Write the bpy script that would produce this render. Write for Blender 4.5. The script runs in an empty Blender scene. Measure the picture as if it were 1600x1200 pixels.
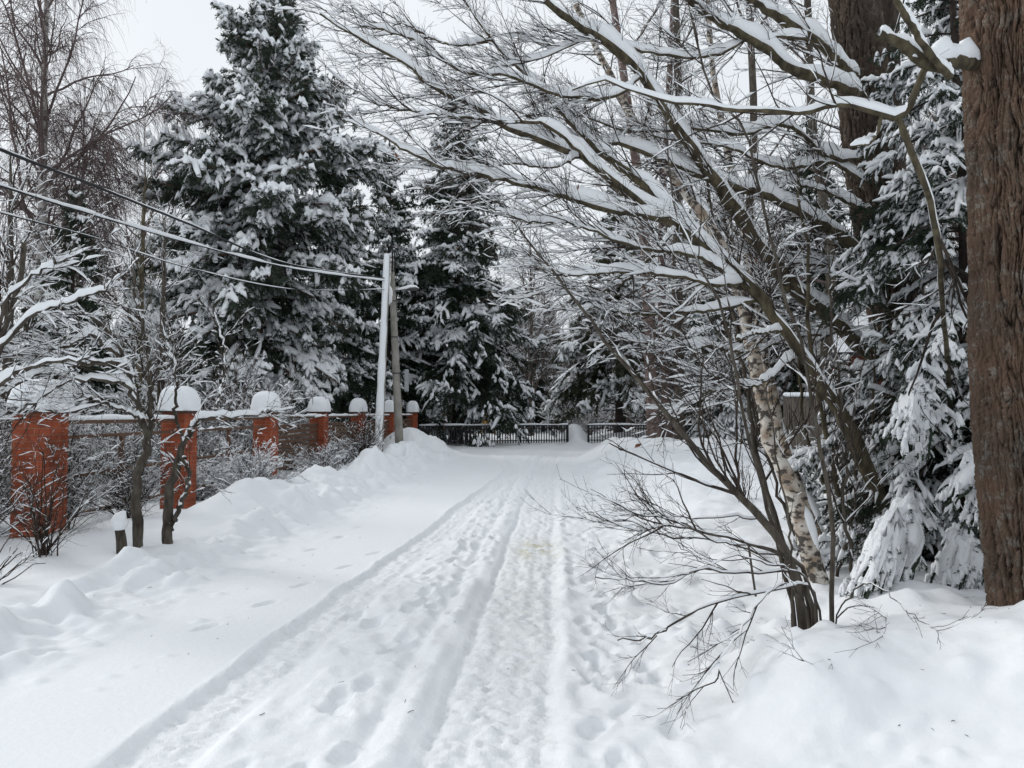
import bpy, math
import numpy as np
from mathutils import Vector

# ------------------------------------------------------------------ camera, sky, sun, exposure
scene = bpy.context.scene
COL = scene.collection
F = 1200.0; PITCH = math.atan(45/F); EYE = 1.6
cam_d = bpy.data.cameras.new('camera'); cam = bpy.data.objects.new('camera', cam_d); COL.objects.link(cam)
cam_d.sensor_width = 36; cam_d.lens = 27; cam_d.clip_start = .05; cam_d.clip_end = 2000
cam.location = (0, 0, EYE); cam.rotation_euler = (math.radians(90)+PITCH, 0, 0)
scene.camera = cam
world = bpy.data.worlds.new("World"); scene.world = world; world.use_nodes = True
wn = world.node_tree; wn.nodes.clear()
SUN_EL, SUN_AZ = math.radians(30), math.radians(-62)      # azimuth from +Y towards +X: sun ahead to the left
sky = wn.nodes.new('ShaderNodeTexSky'); sky.sky_type = 'NISHITA'; sky.sun_disc = False
sky.sun_elevation = SUN_EL; sky.sun_rotation = SUN_AZ; sky.dust_density = 4
hs = wn.nodes.new('ShaderNodeHueSaturation'); hs.inputs['Saturation'].default_value = .25
mx = wn.nodes.new('ShaderNodeMix'); mx.data_type = 'RGBA'; mx.inputs[0].default_value = .86
# overcast: an almost even grey cloud deck over the clear-sky model
tc = wn.nodes.new('ShaderNodeTexCoord'); nz = wn.nodes.new('ShaderNodeTexNoise')
nz.inputs['Scale'].default_value = 1.6; nz.inputs['Detail'].default_value = 3
cr = wn.nodes.new('ShaderNodeValToRGB'); cr.color_ramp.elements[0].position = .3; cr.color_ramp.elements[1].position = .75
cr.color_ramp.elements[0].color = (6.5, 6.95, 7.4, 1); cr.color_ramp.elements[1].color = (7.8, 8.2, 8.6, 1)
wn.links.new(tc.outputs['Generated'], nz.inputs['Vector']); wn.links.new(nz.outputs['Fac'], cr.inputs[0])
bg = wn.nodes.new('ShaderNodeBackground'); bg.inputs['Strength'].default_value = .1
wo = wn.nodes.new('ShaderNodeOutputWorld')
wn.links.new(sky.outputs[0], hs.inputs['Color']); wn.links.new(hs.outputs[0], mx.inputs[6])
wn.links.new(cr.outputs[0], mx.inputs[7]); wn.links.new(mx.outputs[2], bg.inputs[0]); wn.links.new(bg.outputs[0], wo.inputs[0])
sd = bpy.data.lights.new('sun', 'SUN'); sun = bpy.data.objects.new('sun', sd); COL.objects.link(sun)
sd.energy = 1.15; sd.angle = math.radians(14); sd.color = (1, .985, .96)
sv = Vector((math.sin(SUN_AZ)*math.cos(SUN_EL), math.cos(SUN_AZ)*math.cos(SUN_EL), math.sin(SUN_EL)))
sun.rotation_euler = sv.to_track_quat('Z', 'Y').to_euler()
scene.view_settings.view_transform = 'Standard'; scene.view_settings.look = 'None'
scene.view_settings.exposure = 0.28; scene.view_settings.gamma = 1.0
scene.render.engine = 'CYCLES'
scene.render.resolution_x = 1024; scene.render.resolution_y = 768
scene.cycles.max_bounces = 5; scene.cycles.diffuse_bounces = 3

# ------------------------------------------------------------------ helpers
cp, sp = math.cos(PITCH), math.sin(PITCH)
def P(px, py, d):
    """point seen at photo pixel (px, py) whose horizontal distance along the road is d"""
    u, v = (px-800)/F, (600-py)/F
    y, z = cp - v*sp, sp + v*cp
    return np.array([u/y*d, d, EYE + z/y*d])

def thing(name, label, cat, loc=(0, 0, 0), rz=0, group=None):
    o = bpy.data.objects.new(name, None); COL.objects.link(o); o.empty_display_size = .2
    o.location = loc; o.rotation_euler = (0, 0, rz); o['label'] = label; o['category'] = cat
    if group: o['group'] = group
    return o

class Geo:
    def __init__(s): s.v = []; s.q = []; s.t = []; s.n = 0
    def add(s, V, Q=None, T=None):
        V = np.asarray(V, np.float32).reshape(-1, 3)
        if Q is not None and len(Q): s.q.append(np.asarray(Q, np.int32).reshape(-1, 4)+s.n)
        if T is not None and len(T): s.t.append(np.asarray(T, np.int32).reshape(-1, 3)+s.n)
        s.v.append(V); s.n += len(V); return s
    def box(s, lo, hi, bev=0.0):
        x0, y0, z0 = lo; x1, y1, z1 = hi
        if bev <= 0:
            V = [(x, y, z) for z in (z0, z1) for x, y in ((x0, y0), (x1, y0), (x1, y1), (x0, y1))]
            return s.add(V, [(3, 2, 1, 0), (4, 5, 6, 7), (0, 1, 5, 4), (1, 2, 6, 5), (2, 3, 7, 6), (3, 0, 4, 7)])
        b = bev; V = []; Q = []
        for z, i in ((z0, b), (z0+b, 0), (z1-b, 0), (z1, b)):
            V += [(x0+i+b, y0+i, z), (x1-i-b, y0+i, z), (x1-i, y0+i+b, z), (x1-i, y1-i-b, z), (x1-i-b, y1-i, z), (x0+i+b, y1-i, z), (x0+i, y1-i-b, z), (x0+i, y0+i+b, z)]
        for k in range(3):
            for j in range(8):
                a = k*8+j; c = k*8+(j+1) % 8; Q.append((a, c, c+8, a+8))
        Q += [(2, 1, 0, 7), (3, 2, 7, 6), (3, 6, 5, 4)] + [(24+7, 24, 25, 26), (24+6, 31, 26, 27), (28, 29, 30, 27)]
        return s.add(V, Q)
    def xform(s, f):
        s.v = [f(v).astype(np.float32) for v in s.v]; return s
    def mesh(s, name, mat, smooth=True):
        me = bpy.data.meshes.new(name)
        V = np.concatenate(s.v) if s.v else np.zeros((0, 3), np.float32)
        q = np.concatenate(s.q) if s.q else np.zeros((0, 4), np.int32)
        t = np.concatenate(s.t) if s.t else np.zeros((0, 3), np.int32)
        me.vertices.add(len(V)); me.vertices.foreach_set('co', V.ravel())
        nl = q.size+t.size; me.loops.add(nl)
        me.loops.foreach_set('vertex_index', np.concatenate([q.ravel(), t.ravel()]))
        me.polygons.add(len(q)+len(t))
        st = np.concatenate([np.arange(len(q))*4, q.size+np.arange(len(t))*3]).astype(np.int32)
        me.polygons.foreach_set('loop_start', st)
        me.polygons.foreach_set('use_smooth', np.full(len(st), smooth, bool))
        me.update(calc_edges=True)
        me.materials.append(mat)
        return me
    def obj(s, name, mat, parent=None, smooth=True, loc=None):
        o = bpy.data.objects.new(name, s.mesh(name, mat, smooth)); COL.objects.link(o)
        if parent is not None: o.parent = parent
        if loc is not None: o.location = loc
        return o

def copy_thing(r, loc, rz, sc=1.0, label=None, szf=1.0):
    c = r.copy(); COL.objects.link(c); c.location = loc; c.rotation_euler = (0, 0, rz); c.scale = (sc, sc, sc*szf)
    if label: c['label'] = label
    for ch in list(r.children):
        d = ch.copy(); COL.objects.link(d); d.parent = c
    return c

def norm(a): return a/np.maximum(np.linalg.norm(a, axis=-1, keepdims=True), 1e-9)

def _grad(ix, iy, iz, seed):
    h = (ix*374761393 + iy*668265263 + iz*2147483647 + seed*1274126177) & 0xffffffff
    h = ((h ^ (h >> 13))*1274126177) & 0xffffffff
    h = h ^ (h >> 16)
    return (h & 0xffff)/32767.5-1
def vnoise(x, y, z=0.0, seed=0):
    x, y, z = np.broadcast_arrays(np.asarray(x, float), y, z)
    ix, iy, iz = (np.floor(a).astype(np.int64) for a in (x, y, z))
    fx, fy, fz = x-ix, y-iy, z-iz
    fx, fy, fz = (f*f*f*(f*(f*6-15)+10) for f in (fx, fy, fz))
    r = 0
    for dz in ((0, 1) if np.any(fz) else (0,)):
        wz = fz if dz else 1-fz
        for dy in (0, 1):
            wy = fy if dy else 1-fy
            r = r + wz*wy*((1-fx)*_grad(ix, iy+dy, iz+dz, seed) + fx*_grad(ix+1, iy+dy, iz+dz, seed))
    return r
def fbm(x, y, z=0.0, seed=0, oct=4):
    a, r = 1.0, 0
    for k in range(oct): r = r + a*vnoise(np.asarray(x)*2**k, np.asarray(y)*2**k, np.asarray(z)*2**k, seed+k); a *= .5
    return r
def ss(a, b, x):
    t = np.clip((x-a)/(b-a), 0, 1); return t*t*(3-2*t)

# ------------------------------------------------------------------ materials
def mat(name, col, col2=None, scale=5, rough=.8, bump=0, bscale=None, stretch=(1, 1, 1), detail=6, ramp=(.35, .65), spec=.3, bdist=.01, metal=0):
    m = bpy.data.materials.new(name); m.use_nodes = True; nt = m.node_tree
    b = nt.nodes['Principled BSDF']; b.inputs['Roughness'].default_value = rough
    b.inputs['Specular IOR Level'].default_value = spec; b.inputs['Metallic'].default_value = metal
    b.inputs['Base Color'].default_value = (*col, 1)
    tc = nt.nodes.new('ShaderNodeTexCoord'); mp = nt.nodes.new('ShaderNodeMapping'); mp.inputs['Scale'].default_value = stretch
    nt.links.new(tc.outputs['Object'], mp.inputs[0])
    if col2:
        n = nt.nodes.new('ShaderNodeTexNoise'); n.inputs['Scale'].default_value = scale; n.inputs['Detail'].default_value = detail
        r = nt.nodes.new('ShaderNodeValToRGB'); r.color_ramp.elements[0].position = ramp[0]; r.color_ramp.elements[1].position = ramp[1]
        r.color_ramp.elements[0].color = (*col, 1); r.color_ramp.elements[1].color = (*col2, 1)
        nt.links.new(mp.outputs[0], n.inputs['Vector']); nt.links.new(n.outputs['Fac'], r.inputs[0]); nt.links.new(r.outputs[0], b.inputs['Base Color'])
    if bump:
        n2 = nt.nodes.new('ShaderNodeTexNoise'); n2.inputs['Scale'].default_value = bscale or scale; n2.inputs['Detail'].default_value = 8
        bp = nt.nodes.new('ShaderNodeBump'); bp.inputs['Strength'].default_value = bump; bp.inputs['Distance'].default_value = bdist
        nt.links.new(mp.outputs[0], n2.inputs['Vector']); nt.links.new(n2.outputs['Fac'], bp.inputs['Height']); nt.links.new(bp.outputs[0], b.inputs['Normal'])
    return m

SNOW = mat('snow', (.82, .84, .865), (.86, .875, .89), 30, .7, .5, 60, bdist=.01, spec=.25)
BARK_GREY = mat('grey_brown_bark', (.035, .028, .022), (.105, .09, .072), 22, .9, 1, 60, (1, 1, .25))
BARK_DARK = mat('dark_twig_bark', (.022, .016, .013), (.058, .043, .033), 20, .9, .4, 60, (1, 1, .4))
BARK_OLIVE = mat('olive_mossy_bark', (.038, .031, .02), (.12, .10, .062), 16, .9, 1, 60, (1, 1, .4))
BARK_FAR = mat('far_tree_bark', (.07, .052, .045), (.12, .095, .085), 3, .9)
TWIG_PURPLE = mat('purple_brown_birch_twigs', (.10, .07, .068), (.16, .12, .115), 3, .9)
BARK_PINE = mat('orange_brown_pine_bark', (.10, .05, .032), (.2, .11, .075), 6, .9, .8, 12, (1, 1, .35), bdist=.03)
BARK_SPRUCE = mat('dark_spruce_bark', (.028, .021, .018), (.055, .04, .034), 12, .95, .8, 20, bdist=.03)
BARK_RED = mat('reddish_grey_bark', (.11, .075, .065), (.22, .165, .15), 5, .9, .7, 18, (1, 1, .3), bdist=.03)
NEEDLE = mat('dark_spruce_needles', (.011, .022, .013), (.033, .054, .029), 1.2, .7, ramp=(.3, .7))
NEEDLE_PINE = mat('pine_needles', (.025, .038, .026), (.055, .075, .05), 1.0, .7, ramp=(.3, .7))
NEEDLE_OLIVE = mat('olive_spruce_needles', (.025, .032, .017), (.06, .068, .033), 1.2, .7, ramp=(.3, .7))
CONCRETE = mat('weathered_concrete', (.2, .19, .165), (.33, .31, .28), 4, .9, .4, 40, (1, 1, .6))
BLACK_METAL = mat('black_painted_metal', (.012, .013, .015), (.025, .025, .027), 8, .5)
DARK_METAL = mat('dark_metal', (.04, .04, .042), (.07, .068, .065), 20, .5)
WIRE = mat('black_cable', (.012, .012, .013), rough=.6)
BROWN_WOOD = mat('brown_stained_boards', (.085, .045, .028), (.15, .085, .055), 3, .8, .3, 30, (1, 1, 8))
GREY_WOOD = mat('old_grey_planks', (.07, .058, .048), (.14, .12, .1), 4, .9, .5, 30, (8, 8, .6))
RED_PAINT = mat('dull_red_paint', (.22, .035, .03), (.3, .05, .04), 5, .6)
YELLOW_PAINT = mat('ochre_yellow_boards', (.42, .24, .07), (.55, .33, .11), 5, .7)
BLUE_GREY = mat('blue_grey_paint', (.2, .25, .3), (.28, .33, .38), 5, .6)
GREEN_PLASTIC = mat('green_plastic', (.02, .2, .07), (.03, .26, .1), 5, .5)
MAROON = mat('brown_red_siding', (.11, .06, .05), (.16, .09, .075), 3, .8, .3, 10, (1, 1, 6))
STEEL = mat('galvanised_mesh', (.25, .27, .28), (.33, .35, .36), 10, .5)
CAP_METAL = mat('dark_brown_cap_metal', (.035, .022, .018), (.06, .04, .03), 9, .6)
LEAF = mat('dead_brown_leaf', (.12, .045, .025), (.2, .08, .04), 30, .8)
GLASS = mat('dark_window_glass', (.02, .025, .03), rough=.1, spec=.6)

def brick_mat(name, c1, c2, mortar, bw=.25, rh=.075):
    m = bpy.data.materials.new(name); m.use_nodes = True; nt = m.node_tree; b = nt.nodes['Principled BSDF']
    b.inputs['Roughness'].default_value = .85; b.inputs['Specular IOR Level'].default_value = .2
    tc = nt.nodes.new('ShaderNodeTexCoord'); sx = nt.nodes.new('ShaderNodeSeparateXYZ'); ad = nt.nodes.new('ShaderNodeMath'); cx = nt.nodes.new('ShaderNodeCombineXYZ')
    nt.links.new(tc.outputs['Object'], sx.inputs[0]); nt.links.new(sx.outputs[0], ad.inputs[0]); nt.links.new(sx.outputs[1], ad.inputs[1])
    nt.links.new(ad.outputs[0], cx.inputs[0]); nt.links.new(sx.outputs[2], cx.inputs[1])
    br = nt.nodes.new('ShaderNodeTexBrick'); br.inputs['Scale'].default_value = 1; br.inputs['Brick Width'].default_value = bw
    br.inputs['Row Height'].default_value = rh; br.inputs['Mortar Size'].default_value = .006; br.inputs['Mortar Smooth'].default_value = .3
    br.inputs['Color1'].default_value = (*c1, 1); br.inputs['Color2'].default_value = (*c2, 1); br.inputs['Mortar'].default_value = (*mortar, 1)
    nt.links.new(cx.outputs[0], br.inputs['Vector'])
    n = nt.nodes.new('ShaderNodeTexNoise'); n.inputs['Scale'].default_value = 7; n.inputs['Detail'].default_value = 7
    nt.links.new(tc.outputs['Object'], n.inputs['Vector'])
    r = nt.nodes.new('ShaderNodeValToRGB'); r.color_ramp.elements[0].position = .3; r.color_ramp.elements[1].position = .7
    r.color_ramp.elements[0].color = (.62, .6, .6, 1); r.color_ramp.elements[1].color = (1.15, 1.1, 1.1, 1)
    nt.links.new(n.outputs['Fac'], r.inputs[0])
    mm = nt.nodes.new('ShaderNodeMix'); mm.data_type = 'RGBA'; mm.blend_type = 'MULTIPLY'; mm.inputs[0].default_value = 1
    nt.links.new(br.outputs['Color'], mm.inputs[6]); nt.links.new(r.outputs[0], mm.inputs[7]); nt.links.new(mm.outputs[2], b.inputs['Base Color'])
    inv = nt.nodes.new('ShaderNodeMath'); inv.operation = 'SUBTRACT'; inv.inputs[0].default_value = 1; nt.links.new(br.outputs['Fac'], inv.inputs[1])
    ma = nt.nodes.new('ShaderNodeMath'); ma.operation = 'MULTIPLY_ADD'; ma.inputs[1].default_value = .35; nt.links.new(n.outputs['Fac'], ma.inputs[0]); nt.links.new(inv.outputs[0], ma.inputs[2])
    bp = nt.nodes.new('ShaderNodeBump'); bp.inputs['Strength'].default_value = .7; bp.inputs['Distance'].default_value = .006
    nt.links.new(ma.outputs[0], bp.inputs['Height']); nt.links.new(bp.outputs[0], b.inputs['Normal'])
    return m
BRICK = brick_mat('orange_red_brick', (.35, .088, .042), (.27, .066, .032), (.30, .15, .10))
BRICK_DARK = brick_mat('dark_red_brick', (.20, .06, .035), (.15, .045, .03), (.12, .08, .06))

def birch_mat():
    m = bpy.data.materials.new('birch_bark'); m.use_nodes = True; nt = m.node_tree; b = nt.nodes['Principled BSDF']; b.inputs['Roughness'].default_value = .8
    tc = nt.nodes.new('ShaderNodeTexCoord')
    def n(scale, stretch, lo, hi, c0, c1):
        mp = nt.nodes.new('ShaderNodeMapping'); mp.inputs['Scale'].default_value = stretch; nt.links.new(tc.outputs['Object'], mp.inputs[0])
        t = nt.nodes.new('ShaderNodeTexNoise'); t.inputs['Scale'].default_value = scale; t.inputs['Detail'].default_value = 7; nt.links.new(mp.outputs[0], t.inputs['Vector'])
        r = nt.nodes.new('ShaderNodeValToRGB'); r.color_ramp.elements[0].position = lo; r.color_ramp.elements[1].position = hi
        r.color_ramp.elements[0].color = (*c0, 1); r.color_ramp.elements[1].color = (*c1, 1); nt.links.new(t.outputs['Fac'], r.inputs[0]); return t, r
    t1, r1 = n(7, (1, 1, 1), .38, .62, (.60, .56, .50), (.28, .21, .15))
    t2, r2 = n(16, (1, 1, 1.5), .49, .57, (0, 0, 0), (1, 1, 1))
    mm = nt.nodes.new('ShaderNodeMix'); mm.data_type = 'RGBA'; nt.links.new(r2.outputs[0], mm.inputs[0]); nt.links.new(r1.outputs[0], mm.inputs[6])
    mm.inputs[7].default_value = (.06, .05, .042, 1); nt.links.new(mm.outputs[2], b.inputs['Base Color'])
    bp = nt.nodes.new('ShaderNodeBump'); bp.inputs['Strength'].default_value = .6; bp.inputs['Distance'].default_value = .01; nt.links.new(t2.outputs['Fac'], bp.inputs['Height']); nt.links.new(bp.outputs[0], b.inputs['Normal'])
    return m
BIRCH = birch_mat()
BIRCH_FAR = mat('pale_birch_trunk', (.42, .4, .38), (.1, .09, .085), 3, .8, ramp=(.5, .62), stretch=(1, 1, 2))

def ground_mat():
    m = bpy.data.materials.new('ground_snow'); m.use_nodes = True; nt = m.node_tree; b = nt.nodes['Principled BSDF']
    b.inputs['Roughness'].default_value = .75; b.inputs['Specular IOR Level'].default_value = .2
    tc = nt.nodes.new('ShaderNodeTexCoord')
    def noise(s, d, vec=None):
        t = nt.nodes.new('ShaderNodeTexNoise'); t.inputs['Scale'].default_value = s; t.inputs['Detail'].default_value = d
        nt.links.new(vec or tc.outputs['Object'], t.inputs['Vector']); return t
    def math_(op, a, b_, c=None):
        n = nt.nodes.new('ShaderNodeMath'); n.operation = op
        for i, v in enumerate((a, b_, c)):
            if v is None: continue
            if isinstance(v, (int, float)): n.inputs[i].default_value = v
            else: nt.links.new(v, n.inputs[i])
        return n.outputs[0]
    at = nt.nodes.new('ShaderNodeAttribute'); at.attribute_name = 'packed'
    st = nt.nodes.new('ShaderNodeAttribute'); st.attribute_name = 'stain'
    base = nt.nodes.new('ShaderNodeMix'); base.data_type = 'RGBA'
    base.inputs[6].default_value = (.85, .868, .888, 1); base.inputs[7].default_value = (.85, .866, .88, 1)
    nb = noise(6, 5); nt.links.new(math_('MULTIPLY', at.outputs['Fac'], nb.outputs['Fac']), base.inputs[0])
    n3 = noise(5, 6); r = nt.nodes.new('ShaderNodeValToRGB'); r.color_ramp.elements[0].position = .38; r.color_ramp.elements[1].position = .62
    nt.links.new(n3.outputs['Fac'], r.inputs[0])
    mx2 = nt.nodes.new('ShaderNodeMix'); mx2.data_type = 'RGBA'; nt.links.new(math_('MULTIPLY', st.outputs['Fac'], r.outputs[0]), mx2.inputs[0])
    nt.links.new(base.outputs[2], mx2.inputs[6]); mx2.inputs[7].default_value = (.52, .48, .27, 1)
    nt.links.new(mx2.outputs[2], b.inputs['Base Color'])
    f1 = noise(90, 6); f2 = noise(26, 7); f3 = noise(320, 3)
    h = math_('MULTIPLY_ADD', f1.outputs['Fac'], math_('MULTIPLY_ADD', at.outputs['Fac'], .22, .08), math_('MULTIPLY', f3.outputs['Fac'], .06))
    h = math_('MULTIPLY_ADD', f2.outputs['Fac'], math_('MULTIPLY_ADD', at.outputs['Fac'], .3, .3), h)
    bp = nt.nodes.new('ShaderNodeBump'); bp.inputs['Strength'].default_value = .8; bp.inputs['Distance'].default_value = .018
    nt.links.new(h, bp.inputs['Height']); nt.links.new(bp.outputs[0], b.inputs['Normal'])
    return m

# ------------------------------------------------------------------ snow ground: one sheet to the horizon
rg = np.random.default_rng(7)
du = .0095
ux = np.arange(-565, 566)*du
XS = 2.6*np.sinh(ux)
ys = [-30, -20, -12, -7, -4, -2, -.5, .6, 1.3, 1.8, 2.2, 2.5]
y = 2.5
while y < 62: y += max(.017, .017*(y/3.8)**1.3); ys.append(y)
while y < 420: y *= 1.05; ys.append(y)
YS = np.array(ys)
GX, GY = np.meshgrid(XS, YS)

def left_rut(Y):
    return -1.83+.096*(Y-3.46) - .02*np.clip(Y-19, 0, 40)**2
def right_track(Y):
    return -.10+.058*(Y-3.46) + .004*np.clip(Y-24, 0, 20)**2
def berm_x(Y): return -3.45+.04*(Y-5)
def bump_at(X, Y, x, y, rx, ry, h, p=1.0): return h*np.exp(-(((X-x)/rx)**2+((Y-y)/ry)**2)**p)

def smooth_ground(X, Y):
    """large shapes of the snow, everything a plant or a post can stand on"""
    XB = berm_x(Y); XR = right_track(Y)
    far = ss(27, 31, Y)
    # left bank
    lb = (1-ss(-.34, .0, X-XB+.10*fbm(X*1.3, Y*1.0, seed=71, oct=3)))*(1-far*ss(-6, -3, X))
    z = lb*(.17+.05*fbm(X*.6, Y*.6, seed=3, oct=2))
    z -= lb*.13*ss(.9, 1.7, XB-X)*ss(9, 12, Y)*(1-ss(27, 30, Y))
    z += bump_at(X, Y, -4.0, 12.3, .5, 1.3, .24) + bump_at(X, Y, -3.7, 15.5, .5, 2.0, .17) + bump_at(X, Y, -3.4, 19.5, .5, 2.2, .2)
    z += bump_at(X, Y, -3.4, 24, .6, 2.0, .36) + bump_at(X, Y, -4.0, 28.2, 1.0, 1.7, .78, 1.3) + bump_at(X, Y, -3.0, 28.0, 1.1, 1.6, .3)
    # right bank
    e = ss(.9, 2.5, X-XR+.25*fbm(X*.4, Y*.4, seed=21, oct=2))
    z += e*(.20+.012*np.clip(Y, 0, 30))*(1-ss(30, 34, Y)*.5)
    z += bump_at(X, Y, 2.4, 4.1, 1.35, .75, .19) + bump_at(X, Y, 4.6, 4.3, 1.6, 1.2, .14) + bump_at(X, Y, 6.2, 24.5, 2.6, 3.5, .22) + bump_at(X, Y, 4.4, 26.8, 1.2, 1.4, .15)
    z += bump_at(X, Y, 3.0, 4.28, .22, .16, .15)+bump_at(X, Y, 3.45, 4.5, .6, .5, .10)+bump_at(X, Y, 1.95, 4.62, .4, .22, .09)+bump_at(X, Y, 2.5, 5.1, .5, .3, .10)+bump_at(X, Y, 1.75, 4.45, .22, .16, .06)+bump_at(X, Y, 2.3, 4.5, .3, .2, .05)+.03*ss(1.2, 1.8, X)*(1-ss(7, 9, Y))*fbm(X*2.4, Y*2.2, seed=81, oct=3) + bump_at(X, Y, 3.7, 16, 1.2, 2.4, .16)
    z += .1*ss(36, 50, Y)+.02*fbm(X*.3, Y*.3, seed=5, oct=3)
    crest = (.50+.05*fbm(X*1.1, Y*.8, seed=83, oct=2))*np.exp(-(np.abs(Y-4.12)/.62)**2.2)*ss(.8, 1.6, X)*(1-.16*ss(2.5, 3.0, X))
    crest = crest-.3*(crest < .01); z += .03*ss(.9, 1.4, X)*(1-ss(4.3, 4.9, Y))*fbm(X*1.9, Y*1.7, seed=84, oct=4); z = np.where(crest > 0, np.logaddexp(z/.045, crest/.045)*.045, z)
    z += bump_at(X, Y, 3.3, 40.6, .62, 1.5, .95, 1.5) + bump_at(X, Y, 3.3, 38.6, .5, .8, .3) + bump_at(X, Y, 6, 44, 3, 3, .3)
    return z
def gz(x, y): return float(smooth_ground(np.array([float(x)]), np.array([float(y)]))[0])

def build_ground():
    X, Y = GX, GY
    Z = smooth_ground(X, Y)
    near = 1-ss(26, 36, Y)
    XL = left_rut(Y); XR = right_track(Y); XB = berm_x(Y)
    w1 = .02*fbm(Y*1.3, 0*Y, seed=11, oct=3)
    # berm: ridge of lumps thrown up by the plough
    wx = X+.10*fbm(X*1.4, Y*1.1, seed=16, oct=3)-XB
    wb = np.exp(-((wx)/.30)**2); wr = np.exp(-((wx)/.42)**2)
    lump = np.clip(.95+.6*fbm(X*.9, Y*.7, seed=12, oct=2), .45, 1.8)
    cl = fbm(X*3.2, Y*2.6, seed=14, oct=4); cl2 = fbm(X*8, Y*7, seed=17, oct=3)
    Z += near*wb*lump*.11+near*wr*(.06*np.clip(cl, -.4, 1.2)+.03*cl2)
    heap = bump_at(X, Y, -4.05, 11.3, .5, 1.2, .20, 1.3)+bump_at(X, Y, -3.7, 14.6, .5, 1.3, .16, 1.3)+bump_at(X, Y, -3.35, 18.3, .6, 1.8, .18)+bump_at(X, Y, -3.2, 22, .6, 2, .2)
    Z += heap+near*np.clip(ss(9.5, 13, Y)*np.exp(-((X-XB+.35)/.75)**2), 0, 1)*(.17*fbm(X*1.5, Y*1.0, seed=18, oct=4)+.06*fbm(X*5, Y*3.2, seed=19, oct=3))
    # debris apron towards the lane
    Z += near*np.exp(-((X-XB-.38)/.3)**2)*.035*np.clip(fbm(X*4, Y*3, seed=15, oct=4)+.2, 0, 2)
    # right of the track: rough bank foot
    rb = ss(.75, 1.5, X-XR)*(1-ss(6, 10, X))*(1-ss(32, 36, Y))
    Z += rb*(.075*fbm(X*1.1, Y*1.1, seed=31, oct=5) + .030*np.clip(fbm(X*3.1, Y*2.7, seed=33, oct=4), -.2, 2))+near*ss(.3, .45, X-XR)*(1-ss(.9, 1.3, X-XR))*.018*fbm(X*6, Y*5, seed=62, oct=3)
    # left undisturbed bank soft waves
    Z += ss(-.2, -.9, X-XB)*.02*fbm(X*1.5, Y*1.5, seed=35, oct=3)
    # lane: fresh snow strip on the left of the rut, compressed tracks
    wL = XL+w1
    t = X-wL
    inL = ss(-.015, .03, t)*(1-ss(.30, .42, t))
    lane = ss(XB+.1, XB+.5, X)*(1-ss(.9, 1.3, X-XR))*near
    fresh = ss(XB+.2, XB+.6, X)*(1-ss(-.03, .02, t))
    Z += near*fresh*(.030+.006*fbm(X*1.2, Y*.7, seed=41, oct=3))
    Z += near*np.exp(-((t+.03)/.025)**2)*.009*(1+fbm(X*9, Y*7, seed=42, oct=3))          # crumbly lip
    tread = .5+.5*np.sin((Y*1.0+np.abs((t-.17))*1.2)*2*math.pi/.075)
    crumb = fbm(X*16, Y*13, seed=43, oct=3)
    Z += near*inL*(-.014+.011*crumb+.01*fbm(X*34, Y*26, seed=60, oct=2)+.010*tread*(np.abs(t-.24) < .09))
    for off in (.07, .19, .29): Z -= near*.010*np.exp(-((t-off)/.018)**2)
    # middle strip
    s = X-XR-.015*fbm(Y*1.1, 0*Y+3, seed=44, oct=3)
    mid = ss(.36, .46, t)*(1-ss(-.5, -.36, s))
    Z += near*mid*(.022+.020*fbm(X*3, Y*1.6, seed=45, oct=4)+.016*np.clip(fbm(X*9, Y*6, seed=46, oct=4), -.3, 2))
    # right track: wider, churned
    inR = ss(-.36, -.30, s)*(1-ss(.27, .33, s))
    Z += near*inR*(-.02+.013*fbm(X*18, Y*13, seed=47, oct=3)+.01*fbm(X*34, Y*26, seed=61, oct=2)+.007*fbm(X*7, Y*2.2, seed=48, oct=3)+.010*((.5+.5*np.sin((Y+np.abs(s+.02))*2*math.pi/.085))*(np.abs(s+.02) < .10)))
    for off, dd, ww in ((-.30, .022, .03), (-.1, .012, .03), (.06, .01, .02), (.24, .016, .03), (-.62, .03, .05)):
        Z -= near*dd*np.exp(-((s-off-.02*fbm(Y*.9, 0*Y+off, seed=49, oct=2))/ww)**2)
    Z += near*np.exp(-((s-.37)/.05)**2)*.02*(1+fbm(X*8, Y*5, seed=50, oct=3))
    Z += near*np.exp(-((s+.45)/.06)**2)*.013*(1+.8*fbm(X*8, Y*4, seed=51, oct=3))
    # curved tyre arc where the lane meets the cross road, rough cross road
    cr_ = ss(27, 31, Y)*(1-ss(35.5, 36.5, Y))*ss(-16, -12, X)
    Z += cr_*(.055*fbm(X*.8, Y*1.3, seed=52, oct=4)-.02)
    Z += bump_at(X, Y, 1.6, 37.2, 3.0, .4, .06)+ss(35.6, 36.3, Y)*(1-ss(37, 39, Y))*.05*np.clip(fbm(X*1.2, Y, seed=53, oct=3)+.4, 0, 2)
    packed = np.clip(near*(inL*.9+inR+.25*mid)+cr_*.6, 0, 1)
    # clods thrown on the plough berm
    def clod(x, yy, r_, hh):
        i0, i1 = np.searchsorted(XS, (x-3*r_, x+3*r_)); j0, j1 = np.searchsorted(YS, (yy-3*r_, yy+3*r_))
        a = X[j0:j1, i0:i1]-x; b = Y[j0:j1, i0:i1]-yy
        Z[j0:j1, i0:i1] += hh*np.exp(-((a*a+b*b)/(r_*r_))**1.5)
    for k in range(330):
        yy = 3.4+26*rg.random()**1.5; r_ = rg.uniform(.05, .17); clod(berm_x(yy)+rg.normal()*.2+.02, yy, r_, r_*rg.uniform(.2, .45))
    for k in range(60):
        yy = rg.uniform(3.4, 16); r_ = rg.uniform(.02, .05); clod(berm_x(yy)+.45+abs(rg.normal())*.3, yy, r_, r_*.6)
    q_ = X-(XB+.95)
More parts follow.
